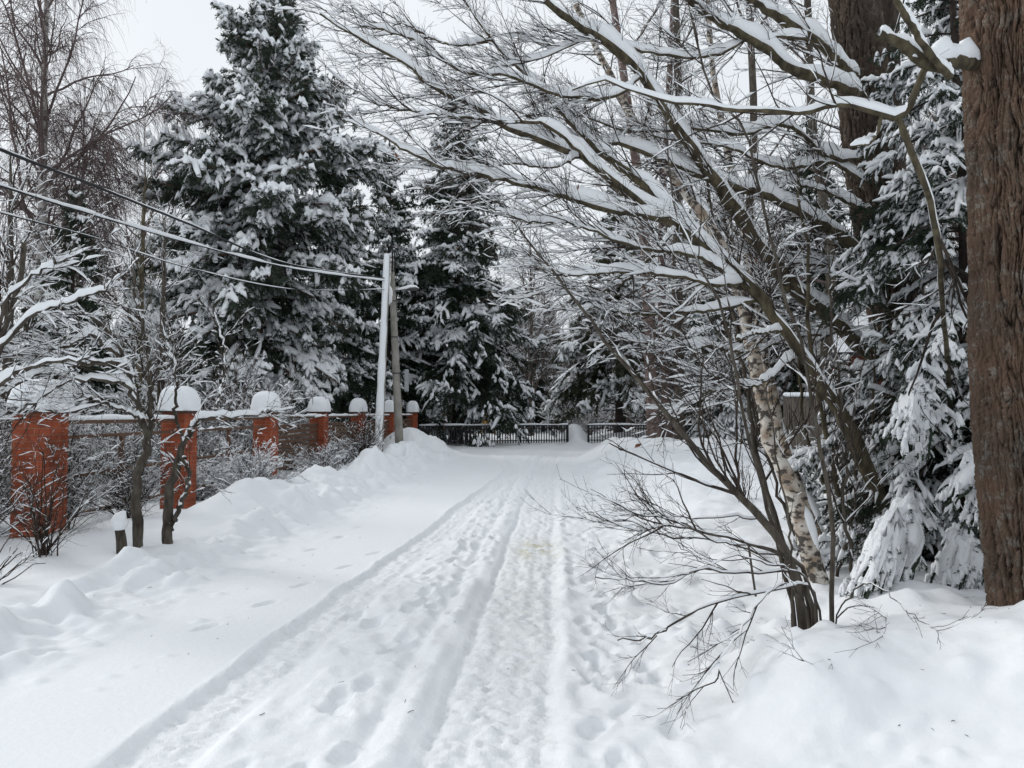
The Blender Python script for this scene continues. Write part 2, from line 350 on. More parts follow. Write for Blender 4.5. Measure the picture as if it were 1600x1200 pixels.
    Z += near*.010*(.5+.5*np.sin((Y+np.abs(q_)*.6)*2*math.pi/.11))*np.exp(-(q_/.09)**4)*ss(5.5, 7, Y)*np.clip(vnoise(Y*.35, 0*Y, seed=99)+.6, 0, 1)
    # footprints
    def stamp(x, y, ang, L=.15, W=.06, d=.045, rim=.012):
        R = L*2.0
        i0, i1 = np.searchsorted(XS, (x-R, x+R)); j0, j1 = np.searchsorted(YS, (y-R, y+R))
        if i1-i0 < 2 or j1-j0 < 2: return
        a = X[j0:j1, i0:i1]-x; b = Y[j0:j1, i0:i1]-y
        u = a*math.cos(ang)+b*math.sin(ang); v = -a*math.sin(ang)+b*math.cos(ang)
        q = np.sqrt((u/W)**2+(v/L)**2)
        q = q+.12*vnoise(u*25, v*25, seed=int(abs(x*y)*1000) % 999)
        Z[j0:j1, i0:i1] += -d*(1-ss(.65, 1.05, q)) + rim*np.exp(-((q-1.25)/.25)**2)
    def trail(x_of, y0, y1, dens, spread, dscale=1.0):
        n = int((y1-y0)*dens)
        for k in range(n):
            yy = rg.uniform(y0, y1)
            stamp(x_of(yy)+rg.normal()*spread, yy, rg.normal()*.35, rg.uniform(.11, .16), rg.uniform(.045, .07), rg.uniform(.02, .05)*dscale, rg.uniform(.004, .014))
    trail(lambda v: right_track(v)+.62+.012*v, 2.6, 22, 8.0, .17)
    trail(lambda v: right_track(v)+.85+.03*v, 5, 18, 2.5, .3, .8)
    trail(lambda v: .5*(left_rut(v)+right_track(v))-.02, 2.6, 20, 6.5, .18, .8)
    trail(lambda v: right_track(v)-.62, 5, 20, 2.5, .12, .8)
    for x, yy in ((-2.93, 4.9), (-3.05, 4.3), (-2.2, 5.6), (-2.0, 6.3), (-1.9, 7.0), (-1.7, 7.9), (-1.55, 8.7), (-2.3, 8.9), (-2.2, 9.8), (-2.1, 10.7)):
        stamp(x, yy, -.5, .14, .045, .03, .006)
    # thrown clods on the right
    for k in range(46):
        x = rg.uniform(.9, 2.2); yy = rg.uniform(2.8, 7.5); r = rg.uniform(.025, .075)
        i0, i1 = np.searchsorted(XS, (x-3*r, x+3*r)); j0, j1 = np.searchsorted(YS, (yy-3*r, yy+3*r))
        a = X[j0:j1, i0:i1]-x; b = Y[j0:j1, i0:i1]-yy
        Z[j0:j1, i0:i1] += r*.75*np.exp(-((a*a+b*b)/(r*r))**1.4)
    stain = .9*np.exp(-(((X-.30)/.22)**2+((Y-9.2)/.6)**2))+.16*np.exp(-(((X-.05)/.22)**2+((Y-6.4)/1.5)**2))*inR
    ny, nx = X.shape
    V = np.stack([X, Y, Z], -1).reshape(-1, 3)
    idx = np.arange(nx*ny).reshape(ny, nx)
    Q = np.stack([idx[:-1, :-1], idx[:-1, 1:], idx[1:, 1:], idx[1:, :-1]], -1).reshape(-1, 4)
    g = Geo().add(V, Q); o = g.obj('ground', ground_mat()); o['kind'] = 'structure'
    for nm, arr in (('packed', packed), ('stain', np.clip(stain, 0, 1))):
        a = o.data.attributes.new(nm, 'FLOAT', 'POINT'); a.data.foreach_set('value', arr.astype(np.float32).ravel())
    return Z
GZ = build_ground()

# ------------------------------------------------------------------ branches
def tubes(g, pts, rad, n=5, cap=False):
    B, M = pts.shape[:2]
    t = norm(np.gradient(pts, axis=1))
    md = norm(pts[:, -1]-pts[:, 0])
    ref = np.cross(md, np.array([.3, .5, .81])); bad = np.linalg.norm(ref, axis=1) < .2
    ref[bad] = np.cross(md[bad], np.array([.9, -.4, .1]))
    a = norm(np.cross(t, ref[:, None, :])); b = np.cross(t, a)
    th = np.arange(n)*2*math.pi/n
    V = pts[:, :, None, :]+rad[:, :, None, None]*(np.cos(th)[None, None, :, None]*a[:, :, None, :]+np.sin(th)[None, None, :, None]*b[:, :, None, :])
    return _rings(g, V)
def _rings(g, V, flip=False):
    B, M, n = V.shape[:3]
    idx = np.arange(B*M*n).reshape(B, M, n); nx = np.roll(idx, -1, axis=2)
    Q = np.stack([idx[:, :-1], nx[:, :-1], nx[:, 1:], idx[:, 1:]], -1).reshape(-1, 4)
    g.add(V, Q); return g

def snow_on(g, pts, rad, rng, h0=.01, hk=.8, w0=.003, wk=1.05, cover=.85, n=6, thr=.3, sc=3.0, maxh=.12, rnd=False, gap=.0, zl=0.):
    B, M = pts.shape[:2]
    t = norm(np.gradient(pts, axis=1))
    hz = np.sqrt(np.clip(1-t[..., 2]**2, 0, 1))
    side = np.cross(t, np.array([0, 0, 1.0])); side = norm(side)
    slope = np.clip((hz-thr)/(.8-thr), 0, 1)
    nzv = vnoise(pts[..., 0]*sc*2, pts[..., 1]*sc*2, pts[..., 2]*sc*2, seed=5)
    mk = (rng.random((B, 1)) < cover)*np.clip(1.1+1.2*nzv, 0, 1.5)*(.75+.5*rng.random((B, M)))
    if gap: 
        g1 = vnoise(pts[..., 0]*sc*5+9, pts[..., 1]*sc*5, pts[..., 2]*sc*5, seed=15)+.25*rng.normal(size=(B, M))
        mk = mk*np.clip((g1+1-2*gap)*3, 0, 1.25)
    if rnd: mk = mk*(np.sin(np.linspace(.32, 2.95, M))**.6)[None]*1.15
    else: mk[:, 0] *= .6; mk[:, -1] *= .25
    h = np.minimum(h0+hk*rad, maxh)*slope*mk
    w = (rad*wk+w0)*np.clip(slope*1.6, 0, 1)*np.clip(mk*1.5, 0, 1)
    if M >= 20:
        for _ in range(3):
            for q_ in (h, w): q_[:, 1:-1] = .25*q_[:, :-2]+.5*q_[:, 1:-1]+.25*q_[:, 2:]
    keep = (h.max(1) > .002)
    pts, h, w, side, rad = pts[keep], h[keep], w[keep], side[keep], rad[keep]
    if not len(pts): return g
    th = np.arange(n)*2*math.pi/n+.3
    c, s = np.cos(th), np.sin(th)
    up = np.where(s > 0, s, 0)[None, None, :]*h[:, :, None]+np.where(s < 0, s, 0)[None, None, :]*.35*w[:, :, None]
    V = pts[:, :, None, :]+side[:, :, None, :]*(w[:, :, None]*c[None, None, :])[..., None]
    V[..., 2] += up+(rad*.45+zl)[:, :, None]*(h > .001)[:, :, None]
    return _rings(g, V)

def at_t(par, prad, idx, t):
    M = par.shape[1]; f = t*(M-1); i = np.clip(f.astype(int), 0, M-2); w = (f-i)[:, None]
    p = par[idx, i]*(1-w)+par[idx, i+1]*w
    tan = norm(par[idx, i+1]-par[idx, i]); r = prad[idx, i]*(1-w[:, 0])+prad[idx, i+1]*w[:, 0]
    return p, tan, r
def plen(par): return np.linalg.norm(np.diff(par, axis=1), axis=2).sum(1)

def grow(rng, par, prad, n, tr=(.2, 1), ang=(25, 60), ln=(.3, .6), M=6, trop=(0, 0, 0), wig=.15, rk=.012, rtip=.3, rel=True, flat=0., tpow=1., rmin=.0, bias=None, tap=.4, rfrac=.7):
    L = plen(par); idx = rng.choice(len(par), n, p=L/L.sum())
    t = tr[0]+(tr[1]-tr[0])*rng.random(n)**tpow
    p, tan, r = at_t(par, prad, idx, t)
    v = rng.normal(size=(n, 3)); v[:, 2] *= (1-flat)
    if bias is not None: v += np.array(bias)
    v -= (v*tan).sum(1, keepdims=True)*tan; v = norm(v)
    a = np.radians(rng.uniform(*ang, n))[:, None]
    d = norm(np.cos(a)*tan+np.sin(a)*v)
    l = rng.uniform(*ln, n)*(L[idx] if rel else 1)*(1-tap*t)
    pts = np.zeros((n, M, 3)); pts[:, 0] = p; st = l/(M-1); trop = np.array(trop)
    for k in range(1, M):
        d = norm(d+wig*rng.normal(size=(n, 3))+trop*st[:, None]/np.maximum(l[:, None], .05)*1.0)
        pts[:, k] = pts[:, k-1]+d*st[:, None]
    r0 = np.maximum(np.minimum(r*rfrac, rk*l), rmin)
    rad = r0[:, None]*np.linspace(1, rtip, M)[None, :]
    rad = np.maximum(rad, rmin*.6)
    return pts, rad

def curve(ctrl, M, r0, r1, rng=None, jit=0., rp=1.0):
    """Catmull-Rom through the control points -> (1,M,3),(1,M)"""
    c = np.array(ctrl, float); c = np.vstack([2*c[0]-c[1], c, 2*c[-1]-c[-2]]); k = len(c)-3
    u = np.linspace(0, k-1e-6, M); i = u.astype(int); f = (u-i)[:, None]
    p0, p1, p2, p3 = c[i], c[i+1], c[i+2], c[i+3]
    p = .5*(2*p1+(p2-p0)*f+(2*p0-5*p1+4*p2-p3)*f**2+(3*p1-p0-3*p2+p3)*f**3)
    if rng is not None and jit: 
        q = rng.normal(size=(M, 3))*jit; q[0] = 0; p = p+q
    return p[None], (r0+(r1-r0)*np.linspace(0, 1, M)**rp)[None]
def pcurve(pix, M, r0, r1, rng=None, jit=0., rp=1.0):
    return curve([P(*q) for q in pix], M, r0, r1, rng, jit, rp)

def needles(g, pts, n, rng, L, W, spread=1.0, tr=(0, 1), up=0.0):
    l = plen(pts); idx = rng.choice(len(pts), n, p=l/l.sum())
    t = rng.uniform(tr[0], tr[1], n)
    p, tan, _ = at_t(pts, np.zeros(pts.shape[:2]), idx, t)
    v = rng.normal(size=(n, 3)); v[:, 2] += up; v -= (v*tan).sum(1, keepdims=True)*tan; v = norm(v)
    d = norm(tan*.75+v*spread*rng.uniform(.5, 1, (n, 1)))
    s = norm(np.cross(d, rng.normal(size=(n, 3))))
    l_ = L*rng.uniform(.6, 1.2, (n, 1)); w = W*rng.uniform(.7, 1.2, (n, 1))
    V = np.stack([p-s*w*.5, p+s*w*.5, p+d*l_*.6+s*w*.35, p+d*l_], 1)
    b = np.arange(n)[:, None]*4
    return g.add(V, Q=np.concatenate([b, b+1, b+2, b+3], 1))

# ------------------------------------------------------------------ conifers
def conifer(name, label, cat, loc, rng, H, z0, R, nb, k2=26, k3=3.2, prof=None, e_lo=-.1, e_hi=.5, droop_lo=.55, droop_hi=.2,
            nl=.05, nw=.014, nn=14, twig_len=(.12, .28), snow=.55, sw=.035, sh=.045, jit=.15, secw=1.0, primsnow=1.0, trunk_r=.2, needle=None, bark=None,
            group=None, t3=(0, 0, -1.2), lift=.15, s_seed=0, snow_sc=.8, lean=(0, 0), holes=.25, rz=0, maxh=.3, zpow=.9, az_bias=None):
    if prof is None: prof = lambda r: (1-r)**.85
    needle = needle or NEEDLE; bark = bark or BARK_SPRUCE
    root = thing(name, label, cat, loc, rz, group)
    g = Geo(); zz = np.linspace(-.4, H, 14)
    tp = np.stack([lean[0]*np.clip(zz/H, 0, 1)**1.5+.04*np.sin(zz*.7), lean[1]*(zz/H)+.04*np.cos(zz*.9), zz], 1)
    tubes(g, tp[None], (trunk_r*(1-np.clip(zz/H, 0, 1))**.8+.012+trunk_r*.35*np.exp(-np.clip(zz, 0, 9)/.35))[None], 12)
    g.obj('trunk', bark, root)
    rel = rng.random(nb)**zpow*.985; z = z0+(H-z0)*rel
    az = np.arange(nb)*2.39996+rng.normal(size=nb)*.35
    if az_bias is not None: az = az_bias[0]+rng.normal(size=nb)*az_bias[1]
    L = R*prof(rel)*rng.uniform(.62, 1.12, nb)+.12
    M = 8; s = np.linspace(0, 1, M)
    e0 = e_lo+(e_hi-e_lo)*rel+rng.normal(size=nb)*.09; dr = droop_lo+(droop_hi-droop_lo)*rel
    zzp = z[:, None]+L[:, None]*(e0[:, None]*s-dr[:, None]*s**2+lift*s**4)
    azp = az[:, None]+rng.normal(size=(nb, 1))*.25*s
    bx = np.interp(z, zz, tp[:, 0]); by = np.interp(z, zz, tp[:, 1])
    prim = np.stack([bx[:, None]+L[:, None]*s*np.cos(azp), by[:, None]+L[:, None]*s*np.sin(azp), zzp], 2)
    prad = np.maximum(.011*L[:, None]+.004, .006)*np.linspace(1, .3, M)[None]
    sec, srad = grow(rng, prim, prad, nb*k2, (.12, 1), (30, 62), (.14, .42), 6, (0, 0, -.5), .12, .008, flat=.85, tap=.55, rmin=.002)
    ter, trad = grow(rng, sec, srad, int(nb*k2*k3), (.1, 1), (25, 60), twig_len, 6, t3, .10, .01, rel=False, flat=.5, tap=.3, rmin=.0015)
    # open holes in the crown
    c = vnoise(ter[:, 0, 0]*1.1/max(R/3, .3), ter[:, 0, 1]*1.1/max(R/3, .3), ter[:, 0, 2]*1.1/max(R/3, .3), seed=s_seed+9)
    keep = c > -1+2*holes*.75
    ter, trad = ter[keep], trad[keep]
    g = Geo(); tubes(g, prim, prad, 4); tubes(g, sec, srad, 3); g.obj('branches', bark, root)
    g = Geo()
    needles(g, ter, int(len(ter)*nn), rng, nl, nw); needles(g, sec, int(len(sec)*nn*1.5), rng, nl, nw); needles(g, prim, int(len(prim)*nn*2.5), rng, nl, nw, tr=(.3, 1))
    g.obj('needles', needle, root, smooth=False)
    g = Geo()
    def cover(p):
        q = vnoise(p[:, 1, 0]*snow_sc, p[:, 1, 1]*snow_sc, p[:, 1, 2]*snow_sc*1.3, seed=s_seed+77)+jit*rng.normal(size=len(p))
        return q > .62*(1-2*snow)
    for pp, rr, ww, hh in ((ter, trad, sw*.85, sh*1.1), (sec, srad, sw*secw, sh*1.15*secw)):
        k = cover(pp)
        if k.any(): snow_on(g, pp[k], rr[k], rng, h0=hh, hk=1, w0=ww, wk=1, cover=1, n=6, thr=.1, sc=4, maxh=maxh, rnd=True, zl=nl*.5)
    k = rng.random(nb) < snow*primsnow
    if k.any(): snow_on(g, prim[k], prad[k], rng, h0=sh*.9, hk=1, w0=sw*.9, wk=1, cover=1, thr=.1, zl=nl*.5)
    if g.n: g.obj('snow', SNOW, root)
    return root

R_ = np.random.default_rng
SG = lambda x, y, dz=-.05: (x, y, gz(x, y)+dz)

# tall snow-laden pine on the left
def pineprof(r): return np.interp(r, [0, .12, .3, .5, .68, .82, .93, 1], [.6, .85, .98, 1.0, .70, .42, .22, .08])
conifer('pine_tree', 'tall broad pine heavy with snow behind the second and third brick pillars', 'pine tree', SG(-9.4, 28), R_(101), 17.3, 2.2, 4.0, 250, k2=26, k3=3.0,
        prof=pineprof, e_lo=.05, e_hi=.75, droop_lo=.75, droop_hi=.2, nl=.15, nw=.032, nn=14, twig_len=(.2, .42), snow=.56, sw=.10, sh=.125, trunk_r=.27,
        needle=NEEDLE_PINE, bark=BARK_PINE, t3=(0, 0, -.7), snow_sc=1.0, holes=.2, lean=(.5, 0), maxh=.2)
# dark spruces between the pine and the pole
conifer('spruce_tree', 'dark narrow spruce rising just right of the big pine', 'spruce tree', SG(-7.9, 34.5), R_(102), 15.3, .8, 2.9, 210, k2=24, k3=2.8, nl=.11, nw=.034, nn=13,
        twig_len=(.18, .38), snow=.32, sw=.085, sh=.10, s_seed=3, snow_sc=1.2)
conifer('spruce_tree', 'dark spruce directly behind the concrete pole', 'spruce tree', SG(-6.2, 38.5), R_(103), 15.8, .6, 3.2, 210, k2=24, k3=2.8, nl=.11, nw=.034, nn=13,
        twig_len=(.18, .38), snow=.32, sw=.085, sh=.10, s_seed=13, snow_sc=1.2)
# main spruce behind the black fence
conifer('spruce_tree', 'large dark spruce with bare lower trunk behind the left run of the low black fence', 'spruce tree', SG(-2.9, 40), R_(104), 18.3, 1.9, 4.3, 290, k2=27, k3=2.9, nl=.12, nw=.034, nn=13,
        twig_len=(.2, .42), snow=.29, sw=.09, sh=.105, s_seed=23, snow_sc=1.1, trunk_r=.32, droop_lo=.75, droop_hi=.3, e_lo=.02, holes=.14, prof=lambda r: np.interp(r, [0, .15, .4, .7, 1], [.95, 1, .78, .5, .1]))
# spruce behind the right run
conifer('spruce_tree', 'olive green spruce with drooping snowy boughs behind the right run of the low black fence', 'spruce tree', SG(5.9, 42.5), R_(105), 14.5, 2.3, 3.9, 170, k2=25, k3=2.8, nl=.12, nw=.034, nn=13,
        twig_len=(.2, .4), snow=.38, sw=.09, sh=.105, s_seed=33, snow_sc=1.1, needle=NEEDLE_OLIVE, trunk_r=.22, droop_lo=.6, holes=.2)
# small snowy spruce between trunks on the right
conifer('spruce_tree', 'snowy medium spruce standing right of the grey trunk', 'spruce tree', SG(7.6, 27.5), R_(106), 8.2, .2, 2.1, 170, k2=24, k3=2.8, nl=.08, nw=.024, nn=13,
        twig_len=(.14, .3), snow=.52, sw=.06, sh=.075, s_seed=43, snow_sc=1.6, droop_lo=.7)
# near spruce beside the great trunk
conifer('spruce_tree', 'near spruce weighed down by thick snow just left of the great ridged trunk', 'spruce tree', SG(4.05, 6.9, -.1), R_(107), 5.9, .12, 1.4, 190, k2=30, k3=4.2, nl=.028, nw=.006, nn=26,
        twig_len=(.05, .13), snow=.56, sw=.021, sh=.034, s_seed=53, snow_sc=2.6, secw=.8, primsnow=.15, droop_lo=1.0, droop_hi=.5, e_lo=-.05, e_hi=.35, trunk_r=.075, holes=.15,
        prof=lambda r: np.interp(r, [0, .1, .35, .6, .85, 1], [.85, 1.0, .9, .7, .35, .08]))
# young spruce further back
conifer('spruce_tree', 'young snow dusted spruce between the leaning trunk and the near spruce', 'spruce tree', SG(3.75, 8.6, -.1), R_(108), 2.0, .06, .62, 100, k2=20, k3=3, nl=.028, nw=.007, nn=26,
        twig_len=(.05, .12), snow=.5, sw=.022, sh=.026, s_seed=63, snow_sc=5, droop_lo=.7, trunk_r=.03, holes=.15)

# ------------------------------------------------------------------ bare trees
def bare(name, label, cat, parts, loc=(0, 0, 0), group=None):
    """parts: list of (part name, material, geo, smooth)"""
    root = thing(name, label, cat, loc, 0, group)
    for nm, m, g, sm in parts:
        if g.n:
            g.xform(lambda v: v-np.array(loc, np.float32)); g.obj(nm, m, root, sm)
    return root

def bare_tree(name, label, rng, H, trunk_r, spread, bark, twig, n1=26, n2=8, n3=5, weep=0, snow=.6, clear=.25, group=None, loc=(0, 0, 0), cat='tree', up=.5, lean=0, rtw=.006, snow_h=.02, levels=3, ang1=(28, 60)):
    root = thing(name, label, cat, loc, 0, group)
    zz = np.linspace(0, H, 14); wv = np.cumsum(rng.normal(size=(14, 2))*.02*H/14, axis=0)
    tr = np.stack([wv[:, 0]+lean*(zz/H)**1.3*H, wv[:, 1], zz-.3], 1)[None]
    trr = (trunk_r*(1-zz/H)**.75+.01)[None]; trr[0, 0] *= 1.3
    b1, r1 = grow(rng, tr, trr, n1, (clear, .97), ang1, (.22*spread, .42*spread), 9, (0, 0, up), .10, .010 if weep else .014, tap=.55)
    b2, r2 = grow(rng, b1, r1, n1*n2, (.15, 1), (20, 50), (.3, .55), 8, (0, 0, up*.5-weep*.9), .13, .010, rmin=rtw*.9)
    b3, r3 = grow(rng, b2, r2, n1*n2*n3, (.1, 1), (15, 50), (.35, .8) if not weep else (.5, 1.1), 7, (0, 0, -2.2*weep), .12, .009, rmin=rtw*(.6 if weep else .7))
    g = Geo(); tubes(g, tr, trr, 10); g.obj('trunk', bark, root)
    g = Geo(); tubes(g, b1, r1, 5); tubes(g, b2, r2, 3); tubes(g, b3, r3, 3); g.obj('crown', twig, root)
    if snow:
        g = Geo(); snow_on(g, b1, r1, rng, snow_h, .9, .004, 1, snow, thr=.3); snow_on(g, b2, r2, rng, snow_h*.8, .8, .004, 1, snow, n=4, thr=.3); snow_on(g, b3, r3, rng, snow_h*.6, .8, .003, 1, snow*.7, n=4, thr=.4)
        if g.n: g.obj('snow', SNOW, root)
    return root

# weeping birches on the left
bare_tree('birch_tree', 'tall weeping birch with pale trunk and hanging purple twigs at the left edge', R_(201), 19, .2, 1.05, BIRCH_FAR, TWIG_PURPLE, n1=46, n2=10, n3=15, weep=1.3, snow=0, clear=.25, loc=SG(-15.8, 25.5), cat='birch tree', rtw=.006, up=.6)
bare_tree('birch_tree', 'weeping birch with drooping twigs just right of the tallest birch', R_(202), 14.3, .16, 1.0, BIRCH_FAR, TWIG_PURPLE, n1=44, n2=9, n3=15, weep=1.2, snow=0, clear=.3, loc=SG(-17.6, 31), cat='birch tree', rtw=.006, up=.6)
bare_tree('birch_tree', 'slender fine twigged birch standing between the weeping birches and the pine', R_(203), 18.5, .15, .95, BIRCH_FAR, TWIG_PURPLE, n1=36, n2=9, n3=9, weep=.7, snow=0, clear=.3, loc=SG(-19.4, 40), cat='birch tree', rtw=.007, up=.7)
bare_tree('bare_tree', 'slim olive brown tree in front of the slender birch behind the brick fence', R_(204), 8.6, .11, .6, BARK_OLIVE, BARK_OLIVE, n1=40, n2=7, n3=5, weep=0, snow=.3, clear=.08, loc=SG(-10.2, 21), up=1.2, rtw=.004, ang1=(20, 40), snow_h=.012)
bare_tree('bare_tree', 'bare spreading tree behind the first brick pillar with snow on its branches', R_(205), 7.0, .12, .95, BARK_GREY, BARK_DARK, n1=30, n2=7, n3=5, weep=0, snow=.8, clear=.15, loc=SG(-9.6, 14.5), up=.5, rtw=.004, snow_h=.018)
bare_tree('bare_tree', 'bare snowy tree behind the fence between the first two brick pillars', R_(206), 6.4, .10, .95, BARK_GREY, BARK_DARK, n1=28, n2=7, n3=5, weep=0, snow=.8, clear=.15, loc=SG(-8.0, 17.5), up=.5, rtw=.004, snow_h=.018)

# twin and single trunks standing on the right bank
t = thing('linden_tree', 'twin reddish trunks standing close together right of the lane end', 'tree', SG(5.3, 28.5, 0))
ox, oy, oz = t.location
for (pix, r0, r1) in ((((1025, 712, 28.5), (1018, 600, 28.5), (1014, 480, 28.6), (1003, 330, 28.8), (985, 190, 29), (960, 20, 29.3), (930, -180, 29.6)), .27, .11),
                      (((1042, 708, 28.8), (1040, 600, 28.8), (1034, 470, 29), (1036, 300, 29.3), (1046, 120, 29.6), (1060, -150, 30)), .20, .09)):
    a, ra = pcurve(pix, 18, r0, r1); ra[0, 0] *= 1.35; ra[0, 1] *= 1.12
    g = Geo(); tubes(g, a, ra, 14); g.xform(lambda v: v-np.array([ox, oy, oz], np.float32)); g.obj('trunk', BARK_RED, t)
    rr = R_(int(r0*1000))
    b1, q1 = grow(rr, a, ra, 22, (.3, 1), (35, 70), (.12, .26), 8, (0, 0, .4), .12, .014)
    b2, q2 = grow(rr, b1, q1, 190, (.1, 1), (20, 55), (.3, .6), 6, (0, 0, .1), .14, .011, rmin=.006)
    b3, q3 = grow(rr, b2, q2, 900, (.1, 1), (20, 55), (.3, .7), 5, (0, 0, 0), .15, .01, rmin=.005)
    g = Geo(); tubes(g, b1, q1, 5); tubes(g, b2, q2, 3); tubes(g, b3, q3, 3); g.xform(lambda v: v-np.array([ox, oy, oz], np.float32)); g.obj('crown', BARK_FAR, t)
    g = Geo(); [snow_on(g, x_, y_, rr, .02, .9, .006, 1, .8, n=5) for x_, y_ in ((b1, q1), (b2, q2), (b3, q3))]; g.xform(lambda v: v-np.array([ox, oy, oz], np.float32)); g.obj('snow', SNOW, t)
def straight_tree(label, pix, r0, r1, bark, seed, name='bare_tree', nb=20):
    a, ra = pcurve(pix, 18, r0, r1); ra[0, 0] *= 1.3
    rr = R_(seed); o = a[0, 0].copy()
    b1, q1 = grow(rr, a, ra, nb, (.25, 1), (35, 75), (.12, .26), 8, (0, 0, .35), .12, .014)
    b2, q2 = grow(rr, b1, q1, nb*8, (.1, 1), (20, 55), (.3, .6), 6, (0, 0, .1), .14, .011, rmin=.005)
    b3, q3 = grow(rr, b2, q2, nb*36, (.1, 1), (20, 55), (.3, .7), 5, (0, 0, 0), .15, .01, rmin=.004)
    g1 = Geo(); tubes(g1, a, ra, 14); g2 = Geo(); tubes(g2, b1, q1, 5); tubes(g2, b2, q2, 3); tubes(g2, b3, q3, 3)
    g3 = Geo(); [snow_on(g3, x_, y_, rr, .018, .9, .005, 1, .8, n=5) for x_, y_ in ((b1, q1), (b2, q2), (b3, q3))]
    return bare(name, label, 'tree', [('trunk', bark, g1, True), ('crown', BARK_FAR, g2, True), ('snow', SNOW, g3, True)], tuple(o))
straight_tree('straight grey trunked tree next to the twin reddish trunks', ((1062, 712, 27.5), (1061, 600, 27.6), (1056, 450, 27.8), (1062, 250, 28), (1058, 60, 28.3), (1050, -160, 28.6)), .21, .1, BARK_GREY, 301)
straight_tree('tall bare tree with grey trunk behind the hazel clump', ((1185, 700, 18), (1180, 560, 18), (1168, 400, 18), (1178, 200, 18), (1170, 0, 18), (1165, -200, 18)), .13, .06, BARK_GREY, 302)
straight_tree('tall bare tree behind the wooden plank fence', ((1300, 690, 20), (1290, 560, 20), (1298, 400, 20), (1270, 200, 20), (1262, 0, 20), (1250, -200, 20)), .16, .07, BARK_GREY, 303)

# ------------------------------------------------------------------ near right: hazel clump, birch stems, leaning trunks, great trunk
def twiggy(rng, stems, n1, n2, n3, l1=(.25, .5), trop=(0, 0, .1), snow=.85, r1k=.011, rmin=.0016, tr1=(.2, 1), sh=.010, bias=None, a1=(20, 50), n_main=8, msnow=1.0, wig=.12, stemcover=1.0, sgap=0., sthr=.35, rel1=True, hk=1.1, f2=.7, f3=.45, wig2=None, l2=(.35, .7), l3=(.35, .8)):
    gw, gs, gt = Geo(), Geo(), Geo()
    allb = []
    for a, ra in stems:
        ra = ra*(1+.16*vnoise(np.arange(ra.shape[1])[None]*.9+ra[0, 0]*900, 0*ra, seed=31)); tubes(gw, a, ra, n_main); snow_on(gs, a, ra, rng, sh*1.3*msnow, hk*msnow, .003, 1.0, stemcover, n=8, thr=sthr, sc=2.5, maxh=.125, gap=sgap)
    M = 16
    P_ = []; Rr = []
    for a, ra in stems:
        u = np.linspace(0, a.shape[1]-1, M); i = np.clip(u.astype(int), 0, a.shape[1]-2); f = u-i
        P_.append(a[0, i]*(1-f)[:, None]+a[0, i+1]*f[:, None]); Rr.append(ra[0, i]*(1-f)+ra[0, i+1]*f)
    par, pr = np.array(P_), np.array(Rr)
    b1, q1 = grow(rng, par, pr, n1, tr1, a1, l1, 9, trop, wig, r1k, rmin=rmin*1.6, bias=bias, rel=rel1)
    b2, q2 = grow(rng, b1, q1, n2, (.1, 1), (18, 50), l2, 7, trop, wig2 or wig, .009, rmin=rmin*1.2)
    b3, q3 = grow(rng, b2, q2, n3, (.1, 1), (18, 50), l3, 6, trop, wig2 or wig, .008, rmin=rmin)
    tubes(gt, b1, q1, 5); tubes(gt, b2, q2, 4); tubes(gt, b3, q3, 3)
    snow_on(gs, b1, q1, rng, sh, hk, .002, 1, snow, n=6, thr=.35, sc=5, gap=.36); snow_on(gs, b2, q2, rng, sh*.65, hk, .0015, 1, snow*f2, n=5, thr=.4, sc=6, gap=.4)
    snow_on(gs, b3, q3, rng, sh*.35, hk, .001, 1, snow*f3, n=4, thr=.5, sc=6)
    return gw, gt, gs

